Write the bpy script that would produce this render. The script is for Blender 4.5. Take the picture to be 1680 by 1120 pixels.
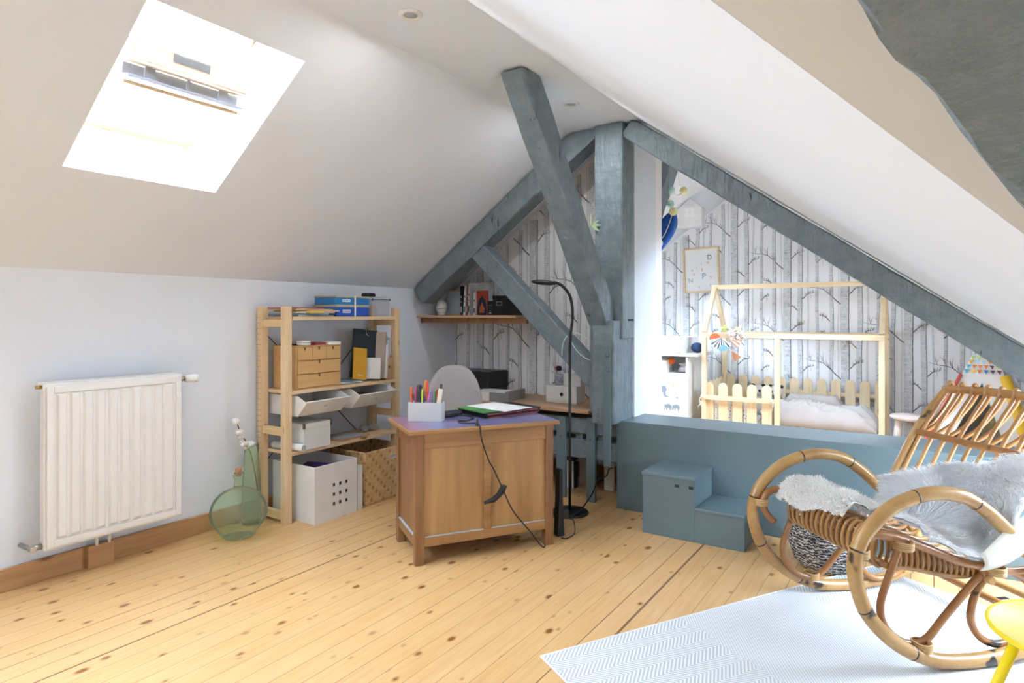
import bpy, bmesh, math, random
from mathutils import Vector, Matrix, noise
PI = math.pi
random.seed(7)
for o in list(bpy.data.objects): bpy.data.objects.remove(o)
C = bpy.context.scene.collection
S = bpy.context.scene
# ------------------------------------------------------------ camera
cam = bpy.data.cameras.new('camera'); co = bpy.data.objects.new('camera', cam); C.objects.link(co)
cam.sensor_width = 36; cam.lens = 36 * 1030 / 1680; cam.shift_y = -42 / 1680; cam.clip_start = 0.02
co.location = (0, 0, 1.19); co.rotation_euler = (PI / 2, 0, math.atan2(680, 1030))
S.camera = co
# ------------------------------------------------------------ world: bright overcast sky
W = bpy.data.worlds.new('overcast_sky'); S.world = W; W.use_nodes = True
bg = W.node_tree.nodes['Background']; bg.inputs[0].default_value = (0.69, 0.845, 1.04, 1); bg.inputs[1].default_value = 41.0
S.view_settings.view_transform = 'Standard'; S.view_settings.look = 'None'
S.view_settings.exposure = 0.36; S.view_settings.gamma = 1.0; S.view_settings.use_curve_mapping = False
def portal(loc, rot, sx, sy):
    l = bpy.data.lights.new('daylight_opening', 'AREA'); l.shape = 'RECTANGLE'; l.size = sx; l.size_y = sy
    l.cycles.is_portal = True
    o = bpy.data.objects.new('daylight_opening', l); C.objects.link(o); o.location = loc; o.rotation_euler = rot
SL = math.atan(.73)
portal((-2.66, 1.385, 2.24), (0, -SL, 0), .85, .68)            # skylight in the left slope
portal((-.36, 5.05, 1.64), (0, SL, 0), .68, .7)                  # added skylight, out of view, to light the children's corner
portal((.83, 3.12, .77), (0, SL, 0), .78, .72)                   # added low skylight, out of view, to light the chair and nook
portal((-2.66, -.65, 2.24), (0, -SL, 0), .85, 1.3)               # added second skylight beside the camera, out of view, brightens the right slope
portal((-2.86, 5.35, 1.72), (0, -SL, 0), .62, .8)                 # added skylight in the children's corner, left slope, unseen, for more daylight
# ------------------------------------------------------------ helpers
def lin(h):
    h = h.lstrip('#'); v = [int(h[i:i + 2], 16) / 255 for i in (0, 2, 4)]
    return tuple((c / 12.92 if c <= .04045 else ((c + .055) / 1.055) ** 2.4) for c in v) + (1,)
class N:
    def __init__(s, name):
        s.m = bpy.data.materials.new(name); s.m.use_nodes = True; s.t = s.m.node_tree
        s.b = s.t.nodes['Principled BSDF']; s.out = s.t.nodes['Material Output']; s._c = None
    def n(s, typ, **k):
        x = s.t.nodes.new('ShaderNode' + typ)
        for a, v in k.items(): setattr(x, a, v)
        return x
    def l(s, a, b): s.t.links.new(a, b)
    def co(s, sc=(1, 1, 1), which='Object'):
        if not s._c: s._c = s.n('TexCoord')
        mp = s.n('Mapping'); mp.inputs['Scale'].default_value = sc; s.l(s._c.outputs[which], mp.inputs[0]); return mp.outputs[0]
    def math(s, op, a, b=None):
        x = s.n('Math', operation=op)
        for i, v in enumerate((a, b)):
            if v is None: continue
            if isinstance(v, (int, float)): x.inputs[i].default_value = v
            else: s.l(v, x.inputs[i])
        return x.outputs[0]
    def noise(s, vec, scale, det=3, rough=.5):
        x = s.n('TexNoise'); x.inputs['Scale'].default_value = scale; x.inputs['Detail'].default_value = det
        x.inputs['Roughness'].default_value = rough; s.l(vec, x.inputs['Vector']); return x.outputs['Fac']
    def ramp(s, f, stops):
        x = s.n('ValToRGB'); e = x.color_ramp.elements
        while len(e) < len(stops): e.new(.5)
        for i, (p, c) in enumerate(stops): e[i].position = p; e[i].color = c if len(c) == 4 else (*c, 1)
        s.l(f, x.inputs[0]); return x.outputs[0]
    def mix(s, f, a, b, mode='MIX'):
        x = s.n('MixRGB', blend_type=mode)
        for i, v in enumerate((f, a, b)):
            if isinstance(v, (int, float)): x.inputs[i].default_value = v
            elif isinstance(v, tuple): x.inputs[i].default_value = v
            else: s.l(v, x.inputs[i])
        return x.outputs[0]
    def bump(s, h, st=.3, d=.01):
        x = s.n('Bump'); x.inputs['Strength'].default_value = st; x.inputs['Distance'].default_value = d
        s.l(h, x.inputs['Height']); s.l(x.outputs[0], s.b.inputs['Normal'])
    def set(s, col=None, rough=None, metal=None):
        if col is not None:
            if isinstance(col, tuple): s.b.inputs['Base Color'].default_value = col
            else: s.l(col, s.b.inputs['Base Color'])
        if rough is not None: s.b.inputs['Roughness'].default_value = rough
        if metal is not None: s.b.inputs['Metallic'].default_value = metal
        return s
def pm(name, hexc, rough=.5, metal=0, var=.06, sc=6, bump=0, bsc=60, stretch=(1, 1, 1)):
    s = N(name); c = lin(hexc)
    f = s.noise(s.co(stretch), sc)
    d = tuple(max(0, x * (1 - var * 2)) for x in c[:3]) + (1,); u = tuple(min(1, x * (1 + var)) for x in c[:3]) + (1,)
    s.set(s.ramp(f, [(.3, d), (.7, u)]), rough, metal)
    if bump: s.bump(s.noise(s.co(stretch), bsc), bump, .004)
    return s.m
def wood(name, c1, c2, axis=2, rough=.5, knots=True, sc=28, dark=None):
    s = N(name); st = [1, 1, 1]; st[axis] = .07
    f = s.noise(s.co(tuple(st)), sc, 5, .6)
    col = s.ramp(f, [(.3, lin(c2)), (.65, lin(c1))])
    if knots:
        st = [9, 9, 9]; st[axis] = 3
        v = s.n('TexVoronoi'); v.inputs['Scale'].default_value = 1; s.l(s.co(tuple(st)), v.inputs['Vector'])
        k = s.ramp(v.outputs['Distance'], [(.07, (1, 1, 1)), (.13, (0, 0, 0))])
        col = s.mix(k, col, lin(dark or '#9c6a38'))
    s.set(col, rough); s.bump(f, .12, .003); return s.m
class G:
    def __init__(s): s.bm = bmesh.new(); s.M = Matrix(); s.mi = 0
    def v(s, p): return s.bm.verts.new(s.M @ Vector(p))
    def f(s, vs, smooth=False):
        try: x = s.bm.faces.new(vs); x.material_index = s.mi; x.smooth = smooth; return x
        except ValueError: return None
    def poly(s, pts): return s.f([s.v(p) for p in pts])
    def box(s, a, b, M=None):
        x0, y0, z0 = a; x1, y1, z1 = b
        q = [(x0, y0, z0), (x1, y0, z0), (x1, y1, z0), (x0, y1, z0), (x0, y0, z1), (x1, y0, z1), (x1, y1, z1), (x0, y1, z1)]
        if M: q = [M @ Vector(p) for p in q]
        v = [s.v(p) for p in q]
        for i in ((3, 2, 1, 0), (4, 5, 6, 7), (0, 1, 5, 4), (1, 2, 6, 5), (2, 3, 7, 6), (3, 0, 4, 7)): s.f([v[j] for j in i])
        return s
    def cb(s, c, d, rz=0, M=None):
        T = Matrix.Translation(c) @ Matrix.Rotation(rz, 4, 'Z')
        if M: T = M @ T
        return s.box((-d[0] / 2, -d[1] / 2, -d[2] / 2), (d[0] / 2, d[1] / 2, d[2] / 2), T)
    def prism(s, pts, lo, hi, ax='z'):
        def p3(p, h): return {'z': (p[0], p[1], h), 'y': (p[0], h, p[1]), 'x': (h, p[0], p[1])}[ax]
        a = [s.v(p3(p, lo)) for p in pts]; b = [s.v(p3(p, hi)) for p in pts]; n = len(pts)
        s.f(a[::-1]); s.f(b)
        for i in range(n): s.f([a[i], a[(i + 1) % n], b[(i + 1) % n], b[i]])
        return s
    def tube(s, pts, r, n=8, closed=False, smooth=True):
        pts = [Vector(p) for p in pts]; m = len(pts); rs = r if isinstance(r, (list, tuple)) else [r] * m
        rings = []; nrm = None
        for i, p in enumerate(pts):
            if closed: t = pts[(i + 1) % m] - pts[i - 1]
            else: t = pts[min(i + 1, m - 1)] - pts[max(i - 1, 0)]
            t = t.normalized() if t.length > 1e-9 else Vector((0, 0, 1))
            if nrm is None: nrm = t.orthogonal().normalized()
            else:
                nrm = nrm - t * nrm.dot(t)
                nrm = nrm.normalized() if nrm.length > 1e-6 else t.orthogonal().normalized()
            bi = t.cross(nrm)
            rings.append([s.v(p + (nrm * math.cos(a) + bi * math.sin(a)) * rs[i]) for a in [2 * PI * k / n for k in range(n)]])
        for i in range(m if closed else m - 1):
            A = rings[i]; B = rings[(i + 1) % m]
            off = 0
            if closed and i == m - 1:
                off = min(range(n), key=lambda o: (A[0].co - B[o].co).length)
            for k in range(n): s.f([A[k], A[(k + 1) % n], B[(k + 1 + off) % n], B[(k + off) % n]], smooth)
        if not closed: s.f(rings[0][::-1]); s.f(rings[-1])
        return s
    def lathe(s, prof, c=(0, 0, 0), n=28, M=None, smooth=True):
        rings = []
        for r, z in prof:
            if r < 1e-5: q = [Vector((c[0], c[1], c[2] + z))]
            else: q = [Vector((c[0] + r * math.cos(2 * PI * k / n), c[1] + r * math.sin(2 * PI * k / n), c[2] + z)) for k in range(n)]
            if M: q = [M @ p for p in q]
            rings.append([s.v(p) for p in q])
        for A, B in zip(rings, rings[1:]):
            if len(A) == 1 and len(B) == 1: continue
            for k in range(n):
                if len(A) == 1: s.f([A[0], B[(k + 1) % n], B[k]], smooth)
                elif len(B) == 1: s.f([A[k], A[(k + 1) % n], B[0]], smooth)
                else: s.f([A[k], A[(k + 1) % n], B[(k + 1) % n], B[k]], smooth)
        if len(rings[0]) > 1: s.f(rings[0][::-1])
        if len(rings[-1]) > 1: s.f(rings[-1])
        return s
    def ball(s, c, r, n=14, sc=(1, 1, 1), M=None):
        m = n // 2 + 1; pr = []
        T = Matrix.Translation(c) @ (M or Matrix()) @ Matrix.Diagonal((*sc, 1))
        return s.lathe([(r * math.sin(PI * i / m), -r * math.cos(PI * i / m)) for i in range(m + 1)], n=n, M=T)
    def build(s, name, mats, parent=None, bevel=0, smooth=False, seg=2):
        me = bpy.data.meshes.new(name)
        if smooth:
            for f in s.bm.faces: f.smooth = True
        bmesh.ops.recalc_face_normals(s.bm, faces=s.bm.faces)
        s.bm.to_mesh(me); s.bm.free()
        for m in (mats if isinstance(mats, (list, tuple)) else [mats]): me.materials.append(m)
        o = bpy.data.objects.new(name, me); C.objects.link(o)
        if parent: o.parent = parent
        if bevel:
            b = o.modifiers.new('bevel', 'BEVEL'); b.width = bevel; b.segments = seg; b.limit_method = 'ANGLE'; b.angle_limit = .6
            b.harden_normals = False
        return o
def tag(o, label=None, cat=None, group=None, kind=None):
    for k, v in (('label', label), ('category', cat), ('group', group), ('kind', kind)):
        if v: o[k] = v
    return o
def thing(name, label, cat, loc=(0, 0, 0), rz=0, group=None):
    o = bpy.data.objects.new(name, None); C.objects.link(o); o.empty_display_size = .05
    o.location = loc; o.rotation_euler = (0, 0, rz); return tag(o, label, cat, group)
def put(o, loc, rz=0, rx=0, ry=0): o.location = loc; o.rotation_euler = (rx, ry, rz); return o
def cr(pts, n=6, closed=False):
    P = [Vector(p) for p in pts]; m = len(P); out = []
    for i in range(m if closed else m - 1):
        if closed: a, b, c, d = P[i - 1], P[i], P[(i + 1) % m], P[(i + 2) % m]
        else: a, b, c, d = P[max(i - 1, 0)], P[i], P[i + 1], P[min(i + 2, m - 1)]
        for k in range(n):
            t = k / n; out.append(.5 * ((2 * b) + (c - a) * t + (2 * a - 5 * b + 4 * c - d) * t * t + (3 * b - a - 3 * c + d) * t ** 3))
    if not closed: out.append(P[-1])
    return out
def text(s, size, name, mat, parent, loc, rot, depth=.0005):
    cu = bpy.data.curves.new(name, 'FONT'); cu.body = s; cu.size = size; cu.extrude = depth; cu.align_x = 'CENTER'; cu.align_y = 'CENTER'
    to = bpy.data.objects.new('tmp', cu); C.objects.link(to)
    me = bpy.data.meshes.new_from_object(to.evaluated_get(bpy.context.evaluated_depsgraph_get()))
    bpy.data.objects.remove(to); me.materials.clear(); me.materials.append(mat)
    o = bpy.data.objects.new(name, me); C.objects.link(o); o.parent = parent; o.location = loc; o.rotation_euler = rot; return o
# ------------------------------------------------------------ materials
plaster = pm('plaster_warm', '#ebf0f8', .9, var=.015, sc=2, bump=.05, bsc=40)
plaster_w = pm('plaster_white', '#e8eff9', .9, var=.01, sc=2, bump=.04, bsc=40)
white = pm('white_lacquer', '#eeeeec', .35, var=.01)
white_m = pm('white_matt', '#ecebe8', .7, var=.02)
rad_m = pm('radiator_enamel', '#eeeae4', .3, var=.01)
def painted():
    s = N('blue_grey_paint'); n1 = s.noise(s.co((1, 1, 1)), 9, 6, .65); n2 = s.noise(s.co((1, 1, 1)), 55, 3)
    s.set(s.ramp(n1, [(.3, lin('#67767f')), (.7, lin('#788890'))]), .42); s.bump(s.math('ADD', s.math('MULTIPLY', n1, 1.2), s.math('MULTIPLY', n2, .5)), .35, .012); return s.m
paint = painted()
def rough_painted():
    s = N('weathered_blue_grey_beam'); st = s.noise(s.co((7, 7, 1.1)), 3.2, 5, .6)
    crk = s.ramp(st, [(.30, (1, 1, 1)), (.345, (0, 0, 0))]); n1 = s.noise(s.co(), 14, 5, .6)
    s.set(s.mix(crk, s.ramp(n1, [(.3, lin('#68777e')), (.7, lin('#7f8d94'))]), lin('#2c3539')), .45)
    s.bump(s.math('ADD', n1, s.math('MULTIPLY', st, 1.5)), .6, .02); return s.m
paint_r = rough_painted()
paint_s = pm('smooth_blue_grey_paint', '#66797f', .38, var=.03, sc=4, bump=.04, bsc=90)
bpine = wood('bed_pine', '#f0dcb9', '#e6c99c', 2, .5, dark='#b98a5c'); bpine_x = wood('bed_pine_x', '#f0dcb9', '#e6c99c', 0, .5, dark='#b98a5c')
pine = wood('pale_pine', '#ecd0a8', '#e0bb8a', 2, .5); pine_x = wood('pale_pine_x', '#ecd0a2', '#dfb982', 0, .5); pine_y = wood('pale_pine_y', '#ecd0a8', '#e0bb8a', 1, .5)
ply = wood('birch_plywood', '#d9ae74', '#cf9f62', 1, .5, knots=False)
base_w = wood('varnished_skirting', '#c59a6c', '#ad7f52', 1, .35, dark='#7c4e28')
oak = wood('worn_oak', '#b78d5a', '#9c7041', 2, .42, knots=False, sc=18); oak_d = wood('dark_worn_oak', '#9c7048', '#7a5232', 2, .42, knots=False, sc=22)
oak_x = wood('worn_oak_rail', '#b08452', '#8c6238', 0, .42, knots=False, sc=22)
desk_w = wood('desk_laminate', '#c8a27d', '#bd946c', 0, .4, knots=False, sc=18)
black = pm('black_plastic', '#17191b', .4, var=.02); blackm = pm('black_matt', '#1c1d20', .65, var=.04)
dark = pm('charcoal', '#2b2f33', .5); metal = pm('brushed_metal', '#b9b6b0', .3, 1, var=.05); brass = pm('brass', '#a98a4c', .3, 1)
grey = pm('grey_fabric', '#b1abaa', .95, var=.05, sc=200, bump=.2, bsc=400)
def glass(name, col, a, rough=.02, gl=.12):
    s = N(name); s.t.nodes.remove(s.b)
    t = s.n('BsdfTransparent'); t.inputs[0].default_value = col; g = s.n('BsdfGlossy'); g.inputs['Roughness'].default_value = rough
    fr = s.n('LayerWeight'); fr.inputs[0].default_value = gl; mx = s.n('MixShader'); s.l(fr.outputs['Fresnel'], mx.inputs[0]); s.l(t.outputs[0], mx.inputs[1]); s.l(g.outputs[0], mx.inputs[2])
    d = s.n('BsdfDiffuse'); d.inputs[0].default_value = col; m2 = s.n('MixShader'); m2.inputs[0].default_value = a; s.l(mx.outputs[0], m2.inputs[1]); s.l(d.outputs[0], m2.inputs[2])
    s.l(m2.outputs[0], s.out.inputs[0]); return s.m
pane = glass('window_glass', (1, 1, 1, 1), 0); green_g = glass('green_bottle_glass', (.84, .91, .76, 1), .10, gl=.09); pale_g = glass('pale_green_glass', (.92, .97, .85, 1), .12, gl=.07)
clear_p = glass('clear_plastic', (.9, .9, .92, 1), .18)
def floor_mat():
    s = N('knotty_pine_floorboards'); x = s.n('SeparateXYZ'); s.l(s.co(), x.inputs[0])
    u = s.math('DIVIDE', s.math('ADD', x.outputs[0], .967), .0905); cell = s.math('FLOOR', u); fr = s.math('FRACT', s.math('ADD', u, 100))
    w1 = s.n('TexWhiteNoise', noise_dimensions='1D'); s.l(cell, w1.inputs['W']); wn = w1.outputs['Value']
    w2 = s.n('TexWhiteNoise', noise_dimensions='1D'); s.l(s.math('ADD', cell, 37.3), w2.inputs['W']); wm = w2.outputs['Value']
    yy = s.math('ADD', x.outputs[1], s.math('MULTIPLY', wn, 9)); cb = s.n('CombineXYZ'); s.l(s.math('ADD', x.outputs[0], s.math('MULTIPLY', wn, 3)), cb.inputs[0]); s.l(s.math('MULTIPLY', yy, .06), cb.inputs[1])
    grain = s.noise(cb.outputs[0], 55, 6, .65)
    c2 = s.n('CombineXYZ'); s.l(s.math('MULTIPLY', x.outputs[0], 1), c2.inputs[0]); s.l(s.math('MULTIPLY', yy, .35), c2.inputs[1])
    big = s.noise(c2.outputs[0], 5, 2)
    col = s.ramp(grain, [(.3, lin('#c8945a')), (.5, lin('#d4a468')), (.72, lin('#dcb277'))])
    col = s.mix(s.math('MULTIPLY', wm, .35), col, lin('#d9a566')); col = s.mix(s.math('MULTIPLY', big, .35), col, lin('#f0d5a8'))
    c3 = s.n('CombineXYZ'); s.l(s.math('MULTIPLY', s.math('ADD', x.outputs[0], s.math('MULTIPLY', wn, 5)), 13), c3.inputs[0]); s.l(s.math('MULTIPLY', yy, 8), c3.inputs[1])
    v = s.n('TexVoronoi'); v.inputs['Scale'].default_value = 1; s.l(c3.outputs[0], v.inputs['Vector'])
    sz = s.math('MULTIPLY', v.outputs['Color'], .19)
    rr = s.math('SUBTRACT', v.outputs['Distance'], sz)
    k = s.ramp(s.math('ADD', rr, .1), [(.07, (1, 1, 1)), (.105, (.55, .55, .55)), (.19, (0, 0, 0))])
    col = s.mix(k, col, lin('#8c5426'))
    nz = s.noise(s.co((1, .3, 1)), 3, 2)
    d = s.math('MINIMUM', fr, s.math('SUBTRACT', 1, fr)); idx = s.math('FLOOR', s.math('ADD', u, .5)); wide = s.math('ADD', s.math('LESS_THAN', s.math('ABSOLUTE', idx), .5), s.math('LESS_THAN', s.math('ABSOLUTE', s.math('ADD', idx, 16)), .5))
    wid = s.math('ADD', s.math('MULTIPLY', wide, .035), s.math('ADD', .010, s.math('MULTIPLY', s.math('POWER', wm, 5), .03)))
    gap = s.math('LESS_THAN', d, wid); col = s.mix(s.math('MULTIPLY', gap, .85), col, lin('#6b4424'))
    s.set(col, .32); s.bump(s.math('SUBTRACT', s.math('MULTIPLY', grain, .1), gap), .25, .004); return s.m
floor_m = floor_mat()
bark = None
def bark_mat():
    s = N('printed_birch_bark'); n = s.noise(s.co((3, 3, 22)), 6, 5, .7); n2 = s.noise(s.co((1, 1, .6)), 30, 3, .7)
    col = s.ramp(s.math('ADD', s.math('MULTIPLY', n, .6), s.math('MULTIPLY', n2, .4)), [(.37, lin('#a2a4a8')), (.45, lin('#d2d4d6')), (.60, lin('#e9eaec'))]); s.set(col, .85); return s.m
bark = bark_mat(); bark_e = pm('printed_bark_edge', '#929497', .85, var=.2, sc=40); twig_m = pm('printed_twig', '#888482', .85, var=.15, sc=20)
bark2 = pm('printed_far_trunk', '#dfe1e3', .85, var=.06, sc=30); paper_m = pm('wallpaper_ground', '#f8f8fa', .85, var=.01, sc=3)
# ------------------------------------------------------------ room shell
def struct(g, name, m, bevel=0): o = g.build(name, m, bevel=bevel); o['kind'] = 'structure'; return o
XL = -3.33; YB = -2.3; YN = 4.16; YN2 = 4.28; YG = 6.8; XR = 1.25
g = G(); g.box((-3.5, YB - .1, -.08), (1.4, 6.95, 0)); struct(g, 'floor', floor_m)
g = G(); g.box((XL - .12, YB - .1, 0), (XL, YG + .1, 1.405)); struct(g, 'wall_left', plaster)
# left slope with skylight opening
def PL(x, y, d=0, z0=1.403): return (x - d * .5896, y, z0 + .73 * (x - XL) + d * .8077)
hx0, hx1, hy0, hy1 = -2.82, -2.167, 1.08, 1.712
g = G()
xs = [XL - .02, hx0, hx1, -1.974]; sy0, sy1 = -1.3, .0; ys = [YB - .05, sy0, sy1, hy0, hy1, YN + .02]  # sy0 to sy1: opening of the added skylight beside the camera
def slab(g, x0, y0, x1, y1, f, th=.12):
    a = [f(x0, y0, 0), f(x1, y0, 0), f(x1, y1, 0), f(x0, y1, 0)]; b = [f(x0, y0, th), f(x1, y0, th), f(x1, y1, th), f(x0, y1, th)]
    A = [g.v(p) for p in a]; B = [g.v(p) for p in b]
    g.f(A); g.f(B[::-1])
    for i in range(4): g.f([A[i], A[(i + 1) % 4], B[(i + 1) % 4], B[i]])
for i in range(3):
    for j in range(5):
        if i == 1 and j in (1, 3): continue
        slab(g, xs[i], ys[j], xs[i + 1], ys[j + 1], PL, .27)
bmesh.ops.remove_doubles(g.bm, verts=g.bm.verts, dist=.0005)
struct(g, 'ceiling', plaster)
# kid corner left slope
def PK(x, y, d=0): return PL(x, y, d, 1.29)
g = G(); lx0, lx1, ly0, ly1 = -3.12, -2.62, 4.95, 5.75  # opening of the added unseen skylight in this slope
for a in ((XL - .02, YN2, lx0, YG + .05), (lx1, YN2, -1.642, YG + .05), (lx0, YN2, lx1, ly0), (lx0, ly1, lx1, YG + .05)): slab(g, *a, PK, .12)
struct(g, 'ceiling', plaster_w)
g = G(); g.box((-1.99, YB - .05, 2.39), (-1.44, YN2, 2.5)); struct(g, 'ceiling', plaster_w)
# right slope P, with the dormer valley; normal outward (.73,0,1)/1.238
def PR(x, y, d=0): return (x + d * .5896, y, 1.324 - .73 * x + d * .8077)
def val(k): return (-.131 + .209 * k, .461 + .306 * k)        # dormer valley line in plan
va = val(-6.36); vb = val(6.61)
g = G()
def prpoly(pl, th=.12):
    A = [g.v(PR(x, y, 0)) for x, y in pl]; B = [g.v(PR(x, y, th)) for x, y in pl]; g.f(A); g.f(B[::-1])
    for i in range(len(pl)): g.f([A[i], A[(i + 1) % len(pl)], B[(i + 1) % len(pl)], B[i]])
cx0, cx1, cy0, cy1 = .53, 1.13, 2.78, 3.48                     # opening of the added low skylight by the chair, unseen
def vx(y): return -.131 + .209 * (y - .461) / .306
prpoly([va, (vx(cy0 - .2), cy0 - .2), (-1.46, cy0 - .2)]); prpoly([(-1.46, cy0 - .2), (vx(cy0 - .2), cy0 - .2), (XR, cy0 - .08), (XR, cy0), (-1.46, cy0)])
prpoly([(-1.46, cy0), (cx0, cy0), (cx0, cy1), (-1.46, cy1)]); prpoly([(cx1, cy0), (XR, cy0), (XR, cy1), (cx1, cy1)]); prpoly([(-1.46, cy1), (XR, cy1), (XR, YN2), (-1.46, YN2)])
kx0, kx1, ky0, ky1 = -.65, -.1, 4.7, 5.4                        # opening of the added skylight over the bed, unseen
for q in ([(-1.642, YN2), (kx0, YN2), (kx0, YG + .05), (-1.642, YG + .05)], [(kx1, YN2), (XR, YN2), (XR, YG + .05), (kx1, YG + .05)], [(kx0, YN2), (kx1, YN2), (kx1, ky0), (kx0, ky0)], [(kx0, ky1), (kx1, ky1), (kx1, YG + .05), (kx0, YG + .05)]): prpoly(q)
struct(g, 'ceiling', plaster_w)
# dormer ceiling: rises from the valley towards the room behind the camera
g = G()
def Q(x, y, d=0): return (x, y, 1.65 - .5 * y + d)
pl = [va, (XR, -1.485), (XR, 2.481)]
A = [g.v(Q(x, y)) for x, y in pl]; B = [g.v(Q(x, y, .1)) for x, y in pl]; g.f(A); g.f(B[::-1])
for i in range(3): g.f([A[i], A[(i + 1) % 3], B[(i + 1) % 3], B[i]])
struct(g, 'ceiling', plaster)
g = G(); g.box((-1.46, YB - .05, 2.39), (XR, -1.46, 2.5)); struct(g, 'ceiling', plaster)
# right wall with the dormer window
g = G(); g.box((XR, YB, 0), (XR + .12, 7, .44)); g.box((XR, YB, .44), (XR + .12, 2.5, 2.5))
struct(g, 'wall_right', plaster)
g = G(); g.box((-3.45, YB - .12, 0), (1.4, YB, 2.7)); struct(g, 'wall_back', plaster)
def added_roofwin(n, M, q1, q2):  # frame and pane for the unseen skylights added for daylight
    g = G()
    for a, b in (((-q1, -q2, -.04), (q1, -q2 + .05, .04)), ((-q1, q2 - .05, -.04), (q1, q2, .04)), ((-q1, -q2 + .05, -.04), (-q1 + .05, q2 - .05, .04)), ((q1 - .05, -q2 + .05, -.04), (q1, q2 - .05, .04))): g.box(a, b)
    g.mi = 1; g.box((-q1 + .05, -q2 + .05, -.003), (q1 - .05, q2 - .05, .003)); o = g.build('window_%d' % n, [white, pane]); o.matrix_world = M; o['kind'] = 'structure'
added_roofwin(3, Matrix.Translation(PL((hx0 + hx1) / 2, (sy0 + sy1) / 2, .2)) @ Matrix.Rotation(-SL, 4, 'Y'), .404, .65)
added_roofwin(5, Matrix.Translation(PK((lx0 + lx1) / 2, (ly0 + ly1) / 2, .07)) @ Matrix.Rotation(-SL, 4, 'Y'), .3095, .4)
kc = PR((kx0 + kx1) / 2, 5.3, .06); kl = (kx1 - kx0) * 1.238
added_roofwin(4, Matrix.Translation((kc[0], 5.05, kc[2])) @ Matrix.Rotation(SL, 4, 'Y'), kl / 2, .35)
cc = PR((cx0 + cx1) / 2, 0, .06); added_roofwin(2, Matrix.Translation((cc[0], (cy0 + cy1) / 2, cc[2])) @ Matrix.Rotation(SL, 4, 'Y'), (cx1 - cx0) * 1.238 / 2, .35)
# birch wallpaper walls
def birch(g, x0, x1, y, phase, zmax, seed, step=.5165):
    R = random.Random(seed); e = .0012
    def clipx(x): return min(max(x, x0), x1)
    def strip(pts, ws, mi, dy=e):
        g.mi = mi
        for (a, wa), (b, wb) in zip(zip(pts, ws), zip(pts[1:], ws[1:])):
            ax, az = a; bx, bz = b
            if ax < x0 + .01 or ax > x1 - .01 or bx < x0 + .01 or bx > x1 - .01: continue
            if az > zmax(ax) or bz > zmax(bx) or az < 0: continue
            dx, dz = bx - ax, bz - az; L = math.hypot(dx, dz) or 1; nx, nz = -dz / L, dx / L
            g.poly([(ax + nx * wa, y - dy, az + nz * wa), (bx + nx * wb, y - dy, bz + nz * wb), (bx - nx * wb, y - dy, bz - nz * wb), (ax - nx * wa, y - dy, az - nz * wa)])
    def trunk(x, w, mi, edge=True, wob=.004, dy=e):
        z = 0; zt = 2.6; pts = []; a = R.uniform(0, 6)
        while z < zt: pts.append((x + wob * math.sin(z * 3.1 + a) + wob * .5 * math.sin(z * 9 + a), z)); z += .08
        for (ax, az), (bx, bz) in zip(pts, pts[1:]):
            l0, r0, l1, r1 = [clipx(q) for q in (ax - w / 2, ax + w / 2, bx - w / 2, bx + w / 2)]
            t = min(zmax(l0), zmax(r0)) - .004
            if az >= t or r0 - l0 < .003: continue
            if bz > t: bz = t
            g.mi = mi; g.poly([(l0, y - dy, az), (r0, y - dy, az), (r1, y - dy, bz), (l1, y - dy, bz)])
            if edge:
                g.mi = 2; ew = w * .13
                g.poly([(max(l0, r0 - ew), y - dy - .0004, az), (r0, y - dy - .0004, az), (r1, y - dy - .0004, bz), (max(l1, r1 - ew), y - dy - .0004, bz)])
                g.mi = 3; g.poly([(l0, y - dy - .0004, az), (l0 + ew * .3, y - dy - .0004, az), (l1 + ew * .3, y - dy - .0004, bz), (l1, y - dy - .0004, bz)])
    def twigs(x, z, sg, L):
        for k in range(R.randint(2, 4)):
            a = R.uniform(.9, 2.0); l = L * R.uniform(.4, 1); dx = sg * math.cos(a) * l * .8; mx = x + dx * .5 + sg * .006
            strip([(x, z), (mx, z + l * .45), (x + dx, z + l)], [.0016, .0012, .0006], 4)
            strip([(mx, z + l * .45), (mx + sg * l * .25, z + l * .75)], [.001, .0005], 4)
    def limb(x, z, sg, s=1):
        b = [(x, z), (x + sg * .04 * s, z + .035 * s), (x + sg * .09 * s, z + .09 * s), (x + sg * .15 * s, z + .145 * s), (x + sg * .2 * s, z + .165 * s), (x + sg * .27 * s, z + .17 * s), (x + sg * .33 * s, z + .19 * s)]
        strip(b, [.0055, .005, .004, .0035, .0028, .002, .001], 4)
        for i in (2, 3, 4, 5): twigs(b[i][0], b[i][1], sg, .12 * s)
        strip([b[4], (b[4][0] + sg * .012, b[4][1] - .03), (b[4][0] + sg * .004, b[4][1] - .055)], [.0016, .0012, .0006], 4)
    k = math.floor((x0 - phase) / step) - 1
    while phase + k * step < x1 + .3:
        px = phase + k * step; off = .36 * (k % 2)
        for dx, w in ((.188, .017), (.46, .010)): trunk(px + dx, w, 5, False, dy=e * .6)
        for dx, w in ((.12, .046), (.272, .027), (.395, .034)): trunk(px + dx, w, 1, True, .005)
        trunk(px, .076, 1, True, .003)
        z = .22 + off * 1.0 - .36
        while z < 2.5:
            limb(px - .034, z, -1, 1.0); limb(px + .034, z + .1, 1, .38); limb(px + .385, z + .2, -1, .3); limb(px + .14, z + .42, 1, .33); limb(px + .265, z + .05, 1, .25); limb(px + .1, z + .3, -1, .3)
            for q in range(5):
                zz = z + R.uniform(0, .7); xx = px + R.uniform(-.03, .025)
                strip([(xx, zz), (xx + .006, zz)], [.0035, .0025], 2)
            z += .72
        k += 1
MATW = [paper_m, bark, bark_e, bark2, twig_m, bark2]
def ztopn(x): return 1.403 + .73 * (x - XL) if x < -1.98 else 2.39
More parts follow.
